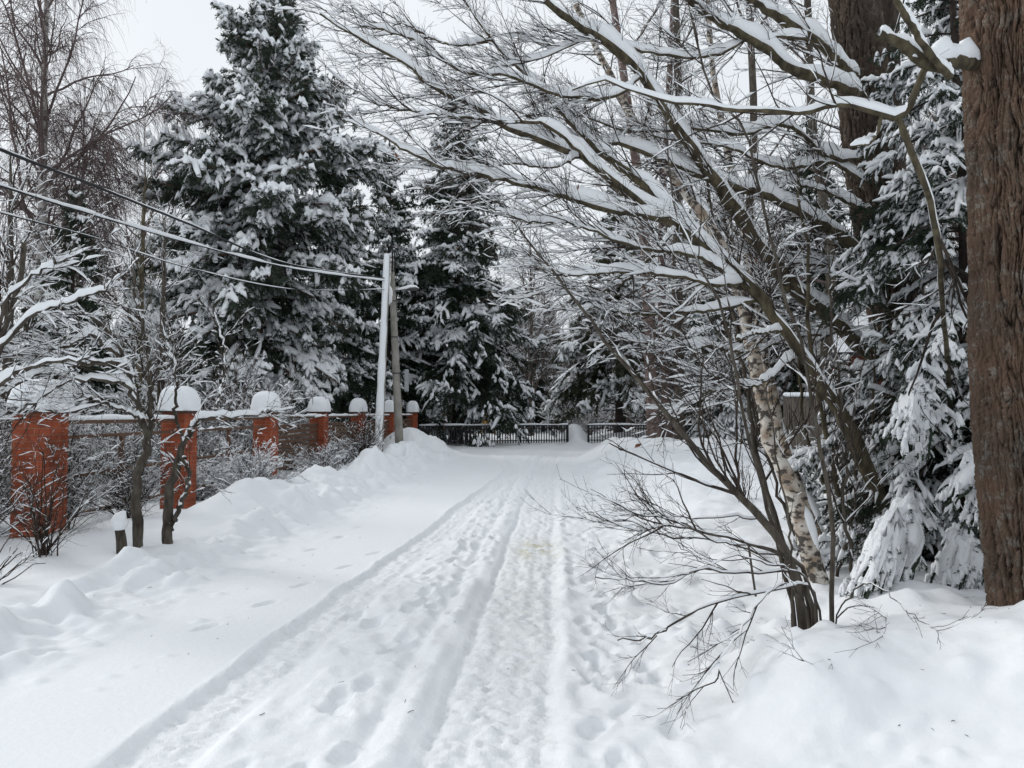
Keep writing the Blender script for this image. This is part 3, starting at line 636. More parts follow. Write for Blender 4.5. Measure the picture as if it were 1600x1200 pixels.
# hazel clump
rh = R_(401)
hz = [
 (((1262, 975, 4.75), (1225, 855, 4.8), (1170, 790, 4.9), (1120, 740, 5.0), (1060, 668, 5.15), (990, 585, 5.35), (930, 512, 5.55), (870, 430, 5.8), (800, 345, 6.1)), .030, .006),
 (((1275, 970, 4.75), (1250, 885, 4.8), (1180, 853, 4.65), (1110, 832, 4.5), (1050, 822, 4.4), (985, 826, 4.3), (930, 800, 4.2)), .016, .003),
 (((1270, 975, 4.8), (1245, 897, 4.8), (1180, 895, 4.7), (1100, 890, 4.6), (1040, 912, 4.5), (980, 905, 4.4), (930, 903, 4.35)), .013, .003),
 (((1280, 975, 4.7), (1262, 915, 4.6), (1180, 927, 4.5), (1100, 948, 4.35), (1050, 975, 4.25), (1010, 998, 4.2), (965, 1000, 4.15)), .011, .003),
 (((1270, 972, 4.7), (1235, 915, 4.6), (1192, 932, 4.35), (1160, 985, 4.1), (1128, 1025, 4.0), (1115, 1062, 3.9), (1060, 1092, 3.8)), .009, .0025),
 (((1262, 972, 4.8), (1235, 880, 4.9), (1180, 862, 4.9), (1110, 842, 4.85), (1040, 838, 4.8), (980, 812, 4.75), (935, 815, 4.7)), .012, .0022),
 (((1262, 972, 4.8), (1205, 830, 5.0), (1150, 806, 5.0), (1090, 810, 4.95), (1030, 800, 4.9), (985, 795, 4.9)), .011, .0022),
 (((1180, 853, 4.65), (1120, 845, 4.5), (1060, 815, 4.4), (1000, 805, 4.3), (950, 780, 4.2), (915, 770, 4.15)), .007, .0018),
 (((1290, 972, 4.65), (1255, 900, 4.5), (1200, 880, 4.3), (1150, 870, 4.2), (1100, 880, 4.1), (1060, 850, 4.05)), .008, .002),
 (((1248, 975, 4.75), (1215, 845, 4.85), (1180, 722, 5.0), (1152, 600, 5.15), (1130, 490, 5.3), (1085, 400, 5.5), (1050, 300, 5.8), (1040, 160, 6.1)), .014, .005),
 (((1300, 975, 4.9), (1302, 850, 5.0), (1285, 720, 5.2), (1268, 620, 5.4), (1250, 530, 5.6), (1222, 450, 5.7), (1192, 330, 5.8), (1165, 205, 5.8), (1110, 140, 5.9), (1080, 20, 6.0)), .016, .008),
 (((1240, 975, 4.7), (1237, 900, 4.7), (1232, 820, 4.7), (1210, 700, 4.8), (1195, 600, 4.9)), .010, .004),
 (((1300, 968, 4.75), (1345, 915, 4.5), (1385, 925, 4.2), (1425, 962, 4.0), (1470, 990, 3.85)), .005, .0016),
 (((1295, 970, 4.75), (1345, 945, 4.45), (1385, 965, 4.3), (1375, 1000, 4.05), (1310, 1030, 3.9), (1245, 1032, 3.8)), .005, .0018),
]
stems = [pcurve(p, 26, a, b, rh, .006) for p, a, b in hz]
for a_, b_ in stems: a_[0, 0] += [0, 0, -.3]
up_ = [9, 10, 11]; lo_ = [k for k in range(1, len(stems)) if k not in up_]
gw, gt, gs = twiggy(rh, [stems[k] for k in lo_], 85, 300, 560, (.10, .34), (-.1, 0, .1), snow=.35, sh=.004, tr1=(.3, 1), rmin=.0011, bias=(-.8, 0, .1), msnow=.75, sgap=.3, hk=.75, f2=.4, f3=.1, a1=(14, 40))
g1_, g2_, g3_ = twiggy(rh, [stems[k] for k in up_], 34, 110, 170, (.08, .22), (-.1, 0, .1), snow=.8, sh=.007, tr1=(.3, 1), rmin=.0012, msnow=1.5, f2=.6, f3=.3, sthr=.3)
g4_, g5_, g6_ = twiggy(rh, [stems[0]], 16, 60, 90, (.12, .34), (-.1, 0, .1), snow=.5, sh=.003, tr1=(.25, 1), rmin=.0012, msnow=.5, hk=.9, f2=.4, f3=.2, sgap=.42)
for A_, B_ in ((gt, g2_), (gs, g3_), (gt, g5_), (gs, g6_)):
    for q_ in B_.q: A_.q.append(q_+A_.n)
    A_.v += B_.v; A_.n += B_.n
bare('hazel_bush', 'low hazel clump with long bare stems arching left over the snow', 'hazel bush', [('stem', BARK_GREY, tubes(Geo(), a_, b_, 8), True) for a_, b_ in stems]+[('twigs', BARK_DARK, gt, True), ('snow', SNOW, gs, True)], (2.0, 4.75, gz(2.0, 4.75)))

# two birch stems
rb_ = R_(402)
for lab, st_, n_ in (('thicker speckled birch stem leaning beside the hazel clump, snow stuck to its side', [(((1285, 930, 6.2), (1262, 850, 6.25), (1238, 770, 6.35), (1205, 690, 6.5), (1185, 600, 6.7), (1165, 500, 6.9), (1145, 420, 7.1), (1095, 330, 7.3), (1020, 230, 7.5), (960, 130, 7.8), (900, 10, 8)), .080, .03)], 1),
                 ('thin pale birch stem behind the thicker speckled birch', [(((1300, 900, 7.4), (1265, 800, 7.4), (1232, 720, 7.5), (1205, 610, 7.7), (1188, 520, 7.8), (1180, 450, 7.9), (1150, 300, 8.1), (1120, 150, 8.3), (1105, 0, 8.6)), .062, .03)], 1)):
    stems = [pcurve(p, 34, a, b, rb_, .008) for p, a, b in st_]
    gw, gt, gs = twiggy(rb_, stems, 26, 150, 500, (.1, .24), (0, 0, 0), snow=.9, sh=.014, tr1=(.45, 1), rmin=.002, n_main=12)
    # snow plastered along the windward side of the trunk
    a, ra = stems[0]; off = a+np.array([.035, -.03, .015])
    g5 = Geo(); q = np.clip(vnoise(a[..., 2]*3, 0*a[..., 2]+n_, seed=9)+.55, 0, 1)*ra*.75*(np.arange(34) < 26)[None]
    tubes(g5, off, q, 7); gs.add(np.concatenate(g5.v), np.concatenate(g5.q))
    bare('birch_tree', lab, 'birch tree', [('trunk', BIRCH, gw, True), ('twigs', BARK_DARK, gt, True), ('snow', SNOW, gs, True)], tuple(a[0, 0]))

# thicket of slender stems round the birches
rt = R_(410)
for k, (lab, pix, r0, m_) in enumerate((
    ('slender grey stem rising behind the left side of the hazel clump', ((1235, 905, 6.8), (1200, 770, 6.8), (1170, 640, 6.9), (1150, 520, 7), (1120, 380, 7.2), (1100, 240, 7.4)), .028, BARK_GREY),
    ('pale speckled birch stem, leftmost of the birch stems', ((1262, 880, 7.8), (1222, 740, 7.8), (1180, 600, 7.9), (1160, 480, 8), (1140, 350, 8.2), (1090, 200, 8.4)), .045, BIRCH),
    ('mossy slender stem crossing behind the leaning tree', ((1320, 900, 7.2), (1310, 760, 7.2), (1280, 620, 7.2), (1262, 500, 7.2), (1262, 380, 7.3), (1240, 250, 7.4)), .030, BARK_OLIVE),
    ('thin straight stem between hazel clump and near spruce', ((1335, 930, 6.2), (1322, 800, 6.2), (1318, 660, 6.3), (1300, 520, 6.4), (1292, 400, 6.5)), .018, BARK_GREY),
    ('thin snow dusted stem bending left over the bank behind the hazel clump', ((1270, 900, 7.0), (1225, 790, 7.0), (1195, 700, 7.1), (1160, 600, 7.2), (1110, 500, 7.3), (1070, 430, 7.4)), .017, BARK_GREY),
    ('slender olive stem between the two speckled birch stems and the plank fence', ((1300, 900, 8.2), (1290, 780, 8.2), (1256, 660, 8.3), (1246, 540, 8.4), (1215, 430, 8.5), (1205, 330, 8.6)), .026, BARK_OLIVE),
    ('slim grey stem directly left of the leaning tree trunk', ((1345, 880, 7.6), (1322, 760, 7.6), (1290, 680, 7.6), (1270, 560, 7.7), (1225, 470, 7.8)), .022, BARK_GREY),
    ('thin upright stem just right of the leaning tree foot', ((1372, 890, 7.0), (1378, 760, 7.0), (1362, 650, 7.1), (1370, 540, 7.2), (1352, 430, 7.3)), .017, BARK_OLIVE),
    ('slim stem leaning right towards the near spruce', ((1290, 950, 6.4), (1320, 860, 6.4), (1340, 760, 6.5), (1330, 660, 6.5), (1350, 560, 6.6)), .016, BARK_GREY))):
    st_ = [pcurve(pix, 26, r0, r0*.35, rt, .012)]
    gw, gt, gs = twiggy(rt, st_, 22, 70, 110, (.10, .28), (0, 0, .15), snow=.8, sh=.010, sthr=.0, sgap=.25, tr1=(.2, 1), rmin=.0014, n_main=8, msnow=1.2, f2=.6, f3=.25)
    bare('sapling', lab, 'sapling', [('stem', m_, gw, True), ('twigs', BARK_DARK, gt, True), ('snow', SNOW, gs, True)], tuple(st_[0][0][0, 0]))
# maple leaning left with long snow-laden limbs over the lane
rm = R_(403)
mp_ = [
 (((1385, 800, 6.6), (1350, 720, 6.6), (1310, 640, 6.6), (1265, 572, 6.6), (1215, 500, 6.6), (1165, 440, 6.6), (1100, 385, 6.6), (1025, 335, 6.6), (942, 272, 6.6), (905, 243, 6.6), (837, 217, 6.6), (785, 195, 6.5), (740, 165, 6.5), (680, 139, 6.4), (635, 101, 6.3), (575, 67, 6.2), (500, 22, 6.0)), .070, .007),
 (((1100, 385, 6.6), (1055, 337, 6.7), (987, 274, 6.8), (924, 225, 6.9), (867, 165, 7.0), (819, 116, 7.0), (770, 64, 7.1), (717, -10, 7.2)), .045, .010),
 (((1055, 345, 6.6), (1000, 336, 6.5), (950, 328, 6.4), (875, 306, 6.3), (826, 291, 6.2), (762, 276, 6.1), (695, 261, 6.0), (631, 234, 5.9), (594, 208, 5.8), (537, 186, 5.7)), .030, .005),
 (((942, 272, 6.6), (860, 200, 6.4), (800, 190, 6.3), (740, 185, 6.2), (680, 178, 6.1), (620, 170, 6.0), (560, 155, 5.9)), .018, .004),
 (((1165, 440, 6.6), (1120, 445, 6.3), (1060, 432, 6.2), (980, 425, 6.1), (900, 430, 6.0), (850, 425, 5.9)), .022, .006),
 (((1180, 470, 6.6), (1110, 485, 6.4), (1040, 490, 6.3), (980, 490, 6.2), (930, 480, 6.1), (890, 490, 6.0)), .020, .005),
 (((1160, 550, 6.6), (1100, 540, 6.4), (1040, 545, 6.3), (1010, 535, 6.2), (965, 525, 6.1)), .016, .005),
 (((1225, 515, 6.6), (1190, 520, 6.4), (1150, 530, 6.3)), .018, .008),
 (((1150, 440, 6.5), (1090, 402, 6.4), (1000, 388, 6.3), (900, 352, 6.2), (820, 345, 6.1), (760, 320, 6.0)), .022, .004),
 (((1240, 560, 6.6), (1180, 603, 6.4), (1110, 612, 6.2), (1040, 645, 6.1)), .016, .004),
 (((1060, 350, 6.6), (1000, 420, 6.4), (940, 455, 6.3), (880, 450, 6.2), (800, 470, 6.1)), .018, .004),
 (((905, 243, 6.6), (860, 262, 6.4), (800, 255, 6.3), (730, 268, 6.2), (660, 250, 6.1)), .014, .003),
 (((770, 64, 7.1), (700, 70, 7.0), (640, 40, 7.0), (580, 10, 7.0)), .014, .004),
]
stems = [pcurve(p, 44, a, b, rm, .006) for p, a, b in mp_]
gw, gt, gs = twiggy(rm, stems, 360, 2100, 4600, f2=.6, f3=.15, hk=1.9, sthr=.12, wig2=.09, l1=(.4, 1.15), trop=(-.12, 0, .12), snow=.8, sh=.009, msnow=1.5, tr1=(.22, 1), bias=(-.5, 0, .25), rmin=.0017, a1=(14, 42), rel1=False, n_main=10, r1k=.008, l2=(.3, .6))
bare('maple_tree', 'leaning tree sending long snow covered limbs up to the left over the lane', 'tree', [('trunk', BARK_OLIVE, gw, True), ('twigs', BARK_DARK, gt, True), ('snow', SNOW, gs, True)], tuple(stems[0][0][0, 0]))

g = Geo(); rr = R_(88)
for px, py, d in ((690, 232, 6), (630, 228, 5.95), (705, 395, 6.3), (765, 60, 7), (790, 345, 6.2), (625, 250, 5.9), (760, 75, 7), (1180, 410, 6.5), (1000, 700, 5.1), (900, 300, 6.3)):
    c = P(px, py, d)
    for q in range(rr.integers(1, 4)):
        o = c+rr.normal(size=3)*.02; u_, v_ = norm(rr.normal(size=3)), norm(rr.normal(size=3)); L_ = rr.uniform(.025, .045)
        g.add([o, o+u_*L_*.6+v_*L_*.4, o+u_*L_*1.3, o+u_*L_*.6-v_*L_*.4+[0, 0, .006]], [(0, 1, 2, 3)])
mo = [o for o in COL.objects if o.name.startswith('maple_tree')][0]; g.xform(lambda v: v-np.array(mo.location, np.float32)); lf = g.obj('dead_leaves', LEAF, mo, False); lf['kind'] = 'stuff'
# second tree: stout dark trunk with heavy limbs
r2_ = R_(404)
trunk2, trr2 = pcurve(((1462, 900, 8.4), (1445, 700, 8.3), (1425, 600, 8.2), (1392, 430, 8.2), (1368, 300, 8.2), (1350, 150, 8.2), (1335, 0, 8.2), (1325, -200, 8.2)), 60, .31, .25)
l2_ = [
 (((1440, 650, 8.2), (1400, 585, 8.0), (1329, 527, 7.8), (1297, 495, 7.7), (1237, 449, 7.6), (1192, 390, 7.5), (1146, 321, 7.4), (1100, 257, 7.3), (1055, 195, 7.2), (999, 116, 7.1), (950, 67, 7.0), (897, 37, 6.9), (849, 0, 6.8)), .10, .028),
 (((1395, 440, 8.1), (1370, 422, 7.8), (1320, 372, 7.7), (1274, 344, 7.6), (1196, 305, 7.5), (1140, 290, 7.4), (1060, 262, 7.3), (980, 230, 7.2), (900, 215, 7.1), (820, 180, 7.0)), .065, .010),
 (((1340, 150, 8.1), (1325, 140, 7.7), (1237, 108, 7.5), (1192, 72, 7.4), (1118, 30, 7.3), (1060, -15, 7.2)), .060, .030),
 (((1345, 130, 8.1), (1320, 112, 7.9), (1283, 72, 7.8), (1215, 25, 7.7), (1146, -15, 7.6)), .075, .035),
 (((1360, 240, 8.1), (1320, 250, 7.9), (1280, 235, 7.8), (1230, 195, 7.7), (1160, 210, 7.6), (1100, 200, 7.5), (1000, 205, 7.4), (900, 180, 7.3)), .030, .008),
 (((1380, 330, 8.1), (1340, 322, 7.9), (1290, 300, 7.8), (1240, 285, 7.7), (1215, 295, 7.6)), .026, .009),
 (((1385, 400, 8.1), (1330, 420, 7.9), (1290, 415, 7.8), (1240, 410, 7.7), (1200, 400, 7.6)), .024, .008),
 (((1370, 300, 8.1), (1300, 255, 7.9), (1220, 262, 7.7), (1130, 228, 7.5), (1020, 215, 7.4)), .028, .007),
 (((1400, 480, 8.1), (1350, 478, 7.9), (1300, 520, 7.7), (1230, 528, 7.6), (1160, 560, 7.5), (1090, 556, 7.4)), .026, .006),
 (((1260, 60, 7.7), (1180, 60, 7.5), (1100, 90, 7.3), (1010, 80, 7.2), (930, 60, 7.1), (850, 90, 7.0), (760, 110, 6.9)), .020, .006),
 (((1000, 118, 7.1), (960, 150, 6.9), (880, 150, 6.8), (800, 120, 6.7), (720, 110, 6.6), (640, 60, 6.5), (560, 40, 6.4)), .022, .005),
]
stems = [pcurve(p, 40, a, b, r2_, .007) for p, a, b in l2_]
gw, gt, gs = twiggy(r2_, stems, 350, 2100, 4600, f2=.6, f3=.15, hk=1.9, sthr=.12, wig2=.09, l1=(.4, 1.15), trop=(-.12, 0, .12), snow=.85, sh=.011, msnow=1.5, tr1=(.12, 1), bias=(-.5, 0, .25), rmin=.0018, a1=(15, 45), rel1=False, n_main=10, r1k=.008, l2=(.3, .6))

def ridged_trunk(pts, rad, nth=300, nz=700, depth=.028, freq=9, zs=1.2, seed=0):
    M = pts.shape[1]; u = np.linspace(0, M-1, nz); i = np.clip(u.astype(int), 0, M-2); f = u-i
    c = pts[0, i]*(1-f)[:, None]+pts[0, i+1]*f[:, None]; r = rad[0, i]*(1-f)+rad[0, i+1]*f
    th = np.arange(nth)/nth*2*math.pi
    TH, ZZ = np.meshgrid(th, c[:, 2]); RR = np.broadcast_to(r[:, None], TH.shape)
    wob = .55*vnoise(np.cos(TH)*2, np.sin(TH)*2, ZZ*2.2, seed)+.2*vnoise(np.cos(TH)*5, np.sin(TH)*5, ZZ*7, seed+1)
    A = TH+wob*.28
    cx, cy = np.cos(A)*freq/2.2, np.sin(A)*freq/2.2
    def worley(u, v, per, sd):
        iu, iv = np.floor(u).astype(np.int64), np.floor(v).astype(np.int64); f1 = np.full(u.shape, 9.); f2 = np.full(u.shape, 9.)
        for a_ in (-1, 0, 1):
            for b_ in (-1, 0, 1):
                cu, cv = iu+a_, iv+b_; k = np.mod(cu, per)
                du_ = cu+.5+.42*_grad(k, cv, 0*k, sd)-u; dv_ = cv+.5+.45*_grad(k, cv, 0*k, sd+1)-v
                d_ = np.hypot(du_, dv_); f2 = np.minimum(f2, np.maximum(f1, d_)); f1 = np.minimum(f1, d_)
        return f2-f1
    per = int(freq*3.6); ww_ = .55*fbm(cx*2.2, cy*2.2, ZZ*5, seed+8, 3)
    u_ = np.mod(A/(2*math.pi), 1)*per+ww_; v_ = ZZ*zs*2.6+u_*.13*0+.8*fbm(cx*1.5, cy*1.5, ZZ*2, seed+9, 2)
    e1 = np.clip(worley(u_, v_, per, seed+3)/.36, 0, 1)**.6
    e2 = np.clip(worley(u_*2, v_*4.5+7, per*2, seed+5)/.45, 0, 1)
    ridge = 1-np.abs(vnoise(cx*1.2, cy*1.2, ZZ*zs*.6, seed+2))*2.6
    fine = fbm(cx*9, cy*9, ZZ*26, seed+4, 3)
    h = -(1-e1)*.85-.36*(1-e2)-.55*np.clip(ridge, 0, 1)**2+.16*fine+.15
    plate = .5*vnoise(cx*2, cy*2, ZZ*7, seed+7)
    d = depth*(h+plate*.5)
    lump = .05*vnoise(np.cos(TH)*1.2, np.sin(TH)*1.2, ZZ*1.1, seed+5)
    rad_ = RR*(1+lump)+d
    V = np.stack([c[:, 0:1]+rad_*np.cos(TH), c[:, 1:2]+rad_*np.sin(TH), ZZ+0*TH], 2)
    g = Geo(); _rings(g, V[None]); g.q[0] = g.q[0]
    return g, h
def bark_mat_ridged(name, deep, high, lichen, moss_z=None):
    m = bpy.data.materials.new(name); m.use_nodes = True; nt = m.node_tree; b = nt.nodes['Principled BSDF']; b.inputs['Roughness'].default_value = .9; b.inputs['Specular IOR Level'].default_value = .15
    at = nt.nodes.new('ShaderNodeAttribute'); at.attribute_name = 'ridge'
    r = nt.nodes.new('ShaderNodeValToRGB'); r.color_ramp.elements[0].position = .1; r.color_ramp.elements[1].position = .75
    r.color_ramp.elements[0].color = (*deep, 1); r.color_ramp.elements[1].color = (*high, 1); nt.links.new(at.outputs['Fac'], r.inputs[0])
    tc = nt.nodes.new('ShaderNodeTexCoord')
    n = nt.nodes.new('ShaderNodeTexNoise'); n.inputs['Scale'].default_value = 11; n.inputs['Detail'].default_value = 12; n.inputs['Roughness'].default_value = .78; nt.links.new(tc.outputs['Object'], n.inputs['Vector'])
    rr = nt.nodes.new('ShaderNodeValToRGB'); rr.color_ramp.elements[0].position = .53; rr.color_ramp.elements[1].position = .60; nt.links.new(n.outputs['Fac'], rr.inputs[0])
    mu = nt.nodes.new('ShaderNodeMath'); mu.operation = 'MULTIPLY'; nt.links.new(at.outputs['Fac'], mu.inputs[1]); nt.links.new(rr.outputs[0], mu.inputs[0])
    mx_ = nt.nodes.new('ShaderNodeMix'); mx_.data_type = 'RGBA'; nt.links.new(mu.outputs[0], mx_.inputs[0]); nt.links.new(r.outputs[0], mx_.inputs[6]); mx_.inputs[7].default_value = (*lichen, 1)
    n4 = nt.nodes.new('ShaderNodeTexNoise'); n4.inputs['Scale'].default_value = 1.6; n4.inputs['Detail'].default_value = 5; nt.links.new(tc.outputs['Object'], n4.inputs['Vector'])
    r4 = nt.nodes.new('ShaderNodeValToRGB'); r4.color_ramp.elements[0].position = .35; r4.color_ramp.elements[1].position = .68
    r4.color_ramp.elements[0].color = (.75, .75, .78, 1); r4.color_ramp.elements[1].color = (1.15, 1.0, .95, 1); nt.links.new(n4.outputs['Fac'], r4.inputs[0])
    m4 = nt.nodes.new('ShaderNodeMix'); m4.data_type = 'RGBA'; m4.blend_type = 'MULTIPLY'; m4.inputs[0].default_value = 1; nt.links.new(mx_.outputs[2], m4.inputs[6]); nt.links.new(r4.outputs[0], m4.inputs[7])
    nt.links.new(m4.outputs[2], b.inputs['Base Color'])
    n2 = nt.nodes.new('ShaderNodeTexNoise'); n2.inputs['Scale'].default_value = 70; n2.inputs['Detail'].default_value = 8; nt.links.new(tc.outputs['Object'], n2.inputs['Vector'])
    bp = nt.nodes.new('ShaderNodeBump'); bp.inputs['Strength'].default_value = .7; bp.inputs['Distance'].default_value = .006; nt.links.new(n2.outputs['Fac'], bp.inputs['Height']); nt.links.new(bp.outputs[0], b.inputs['Normal'])
    return m
BARK_BIG = bark_mat_ridged('deeply_ridged_bark', (.017, .013, .010), (.124, .090, .066), (.2, .195, .17))
BARK_BIG2 = bark_mat_ridged('dark_ridged_bark', (.014, .011, .009), (.072, .058, .046), (.15, .135, .11))
def ridged_obj(pts, rad, m, parent, **k):
    g, h = ridged_trunk(pts, rad, **k)
    off = np.array(parent.location, np.float32); g.xform(lambda v: v-off)
    o = g.obj('trunk', m, parent)
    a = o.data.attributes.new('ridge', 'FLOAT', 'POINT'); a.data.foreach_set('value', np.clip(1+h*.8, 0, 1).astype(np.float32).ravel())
    return o
T2 = bare('large_tree', 'stout dark ridged trunk behind the near spruce with heavy snowy limbs', 'tree', [('limbs', BARK_OLIVE, gw, True), ('twigs', BARK_DARK, gt, True), ('snow', SNOW, gs, True)], (4.6, 8.4, gz(4.6, 8.4)))
ridged_obj(trunk2, trr2, BARK_BIG2, T2, nth=260, nz=700, depth=.026, freq=10, zs=1.1, seed=40)
a, ra = pcurve(((1500, 900, 10), (1440, 600, 9.6), (1405, 400, 9.4), (1385, 200, 9.2), (1380, 0, 9.1), (1375, -150, 9.0)), 24, .22, .16)
g = Geo(); tubes(g, a, ra, 18)
rr = R_(444); b1, q1 = grow(rr, a, ra, 24, (.2, 1), (35, 75), (.1, .25), 8, (0, 0, .2), .12, .012); b2, q2 = grow(rr, b1, q1, 200, (.1, 1), (20, 55), (.3, .6), 6, (0, 0, 0), .14, .011, rmin=.003)
g2 = Geo(); tubes(g2, b1, q1, 5); tubes(g2, b2, q2, 3); g3 = Geo(); snow_on(g3, b1, q1, rr, .02, .9, .003, 1, .9); snow_on(g3, b2, q2, rr, .012, .9, .002, 1, .8, n=5)
bare('bare_tree', 'slimmer dark trunk hidden just behind the stout ridged trunk', 'tree', [('trunk', BARK_DARK, g, True), ('twigs', BARK_DARK, g2, True), ('snow', SNOW, g3, True)], tuple(a[0, 0]))

# great trunk at the right edge
BIG = thing('large_tree', 'great reddish brown trunk with deeply ridged bark at the right edge', 'tree', (3.12, 4.7, gz(3.12, 4.7)))
big, brr = curve([(3.38, 4.75, .1), (3.31, 4.75, .55), (3.24, 4.75, 1.4), (3.21, 4.75, 2.2), (3.20, 4.75, 3.2), (3.18, 4.75, 4.4), (3.16, 4.75, 5.6)], 60, .40, .33)
brr[0] = .34+.22*np.exp(-np.linspace(0, 5.5, 60)/.30)-.006*np.linspace(0, 5.5, 60)
ridged_obj(big, brr, BARK_BIG, BIG, nth=620, nz=1300, depth=.034, freq=12, zs=1.15, seed=4)
rB = R_(405)
lb_ = [
 (((1520, 100, 4.7), (1499, 96, 4.55), (1465, 100, 4.4), (1439, 92, 4.35), (1405, 66, 4.3), (1372, 55, 4.3)), .045, .028),
 (((1484, 120, 4.4), (1462, 95, 4.3), (1430, 50, 4.2), (1405, 8, 4.15), (1385, -30, 4.1)), .022, .016),
 (((1484, 112, 4.4), (1450, 104, 4.4), (1441, 120, 4.4), (1423, 160, 4.4), (1402, 184, 4.4), (1357, 172, 4.4), (1320, 162, 4.4), (1275, 172, 4.4), (1237, 177, 4.4), (1190, 172, 4.4), (1146, 172, 4.4), (1100, 165, 4.4), (1050, 160, 4.4), (1006, 148, 4.4), (942, 128, 4.4), (894, 142, 4.4)), .024, .005),
 (((1402, 183, 4.4), (1421, 229, 4.4), (1448, 298, 4.5), (1467, 390, 4.8), (1472, 470, 5.2), (1480, 560, 6.0), (1486, 660, 6.8), (1492, 760, 7.2), (1495, 880, 7.4)), .020, .016),
 (((1378, 176, 4.4), (1372, 205, 4.4), (1358, 224, 4.4), (1329, 229, 4.4)), .012, .006),
 (((1625, 400, 4.5), (1598, 380, 4.4), (1590, 372, 4.3), (1610, 340, 4.2)), .03, .012),
]
stems = [pcurve(p, 30, a, b, rB, .003) for p, a, b in lb_]
gw, gt, gs = twiggy(rB, stems[:5], 34, 90, 160, (.12, .35), (-.1, 0, .1), snow=.8, sh=.006, tr1=(.3, 1), rmin=.0014, a1=(20, 50), n_main=12, hk=1.3, msnow=1.25, sgap=.12)
for nm, m, g in (('limbs', BARK_OLIVE, gw), ('twigs', BARK_DARK, gt), ('snow', SNOW, gs)):
    g.xform(lambda v: v-np.array(BIG.location, np.float32)); g.obj(nm, m, BIG)

ns = [o for o in COL.objects if o.get('label', '').startswith('near spruce weighed')][0]; off = np.array(ns.location, np.float32); rc = R_(420)
def bough(apex, spread, nrib, wid, drop_to, d):
    g = Geo(); gn = Geo(); a_ = P(*apex, d)
    C_, R2, T_ = [], [], []
    for k in range(nrib):
        f = k/(nrib-1); x1 = drop_to[0]+(drop_to[2]-drop_to[0])*f; y1 = drop_to[1]+(drop_to[3]-drop_to[1])*f+rc.uniform(-25, 12)
        e = P(x1, y1, d-spread*math.sin(math.pi*(f*.9+.05))+rc.uniform(-.05, .05)); m = a_*.45+e*.55+np.array([0, -.06, .13+rc.uniform(-.02, .02)]); m1 = a_*.78+e*.22+np.array([0, -.02, .09])
        a2, _ = curve([a_+rc.normal(size=3)*.03, m1+rc.normal(size=3)*.02, m+rc.normal(size=3)*.025, e], 14, .02, .02, rc, .007); C_.append(a2[0]); R2.append(np.linspace(.6, 1, 14)**.5*(wid*np.sin(np.linspace(.5, 2.75, 14))**.5)*(1+.28*vnoise(np.linspace(0, 5, 14), 0*np.zeros(14)+k*3.7, seed=55))*rc.uniform(.8, 1.15))
    C_, R2 = np.array(C_), np.array(R2)
    tubes(gn, C_-np.array([0, 0, .045]), R2*.25, 4)
    fr, fq = grow(rc, C_, R2*.1, nrib*16, (.3, 1), (25, 55), (.05, .12), 6, (0, 0, -.9), .1, .02, rel=False, rmin=.002)
    needles(gn, np.concatenate([fr]), nrib*16*26, rc, .028, .006)
    V = []
    up_ = C_+np.array([0, -.02, .035])+(.035*fbm(C_[..., 0]*7, C_[..., 1]*7, C_[..., 2]*7, 91, 3)+.02)[..., None]*np.array([-.3, -.7, .7])
    cut = int(14*.8); top = np.transpose(up_, (1, 0, 2))[:cut+1]; bot = np.transpose(C_-np.array([0, -.03, .05]), (1, 0, 2))[:cut+1][:, ::-1]
    top[-1] = .5*(top[-1]+bot[-1][::-1]); _rings(g, np.concatenate([top, bot], 1)[None])
    snow_on(g, C_, R2*.5, rc, wid*.5, .5, .0, 1.2, 1, n=8, thr=-1, sc=9, maxh=.08)
    f5, q5 = grow(rc, C_, R2*.1, nrib*22, (.15, 1), (20, 50), (.05, .11), 6, (0, 0, -1.2), .1, .02, rel=False, rmin=.002, bias=(-.2, -.8, 0))
    snow_on(g, f5, q5, rc, .03, 1, .018, 1, .85, n=7, thr=-.8, sc=4, rnd=True, zl=.03)
    snow_on(g, fr, fq, rc, .032, 1, .019, 1, .8, n=6, thr=-.5, sc=4, rnd=True, zl=.008)
    g.xform(lambda v: v-off); gn.xform(lambda v: v-off); g.obj('snow_clump', SNOW, ns); gn.obj('bough', NEEDLE, ns, False)
bough((1425, 790), .45, 15, .062, (1318, 925, 1418, 958), 5.75)
bough((1530, 740), .3, 7, .055, (1478, 800, 1545, 830), 5.7)
bough((1440, 610), .3, 8, .045, (1385, 690, 1450, 720), 5.9)
bough((1500, 850), .3, 8, .045, (1440, 940, 1540, 930), 5.7)
# ------------------------------------------------------------------ near left: small trees and shrubs
rl = R_(501)
lt = [
 (((216, 866, 8.0), (213, 800, 8.0), (217, 740, 8.0), (231, 698, 8.0), (222, 650, 8.0), (205, 600, 7.9), (195, 560, 7.8), (170, 520, 7.6), (130, 490, 7.4), (80, 470, 7.2)), .052, .012),
 (((228, 700, 8.0), (236, 640, 8.1), (232, 560, 8.2), (215, 480, 8.3), (200, 380, 8.5)), .035, .010),
 (((205, 600, 7.9), (195, 572, 7.7), (150, 567, 7.4), (113, 570, 7.2), (50, 588, 6.9), (-10, 625, 6.6)), .030, .012),
 (((210, 625, 7.9), (187, 597, 7.7), (117, 592, 7.3), (67, 620, 7.0), (20, 645, 6.8), (-40, 650, 6.6)), .024, .010),
 (((190, 560, 7.8), (170, 545, 7.6), (140, 525, 7.4), (90, 545, 7.2), (30, 550, 7.0), (-20, 545, 6.8)), .024, .008),
 (((225, 655, 8), (190, 640, 7.8), (150, 625, 7.6), (125, 615, 7.5)), .018, .006),
]
stems = [pcurve(p, 34, a, b, rl, .012) for p, a, b in lt]
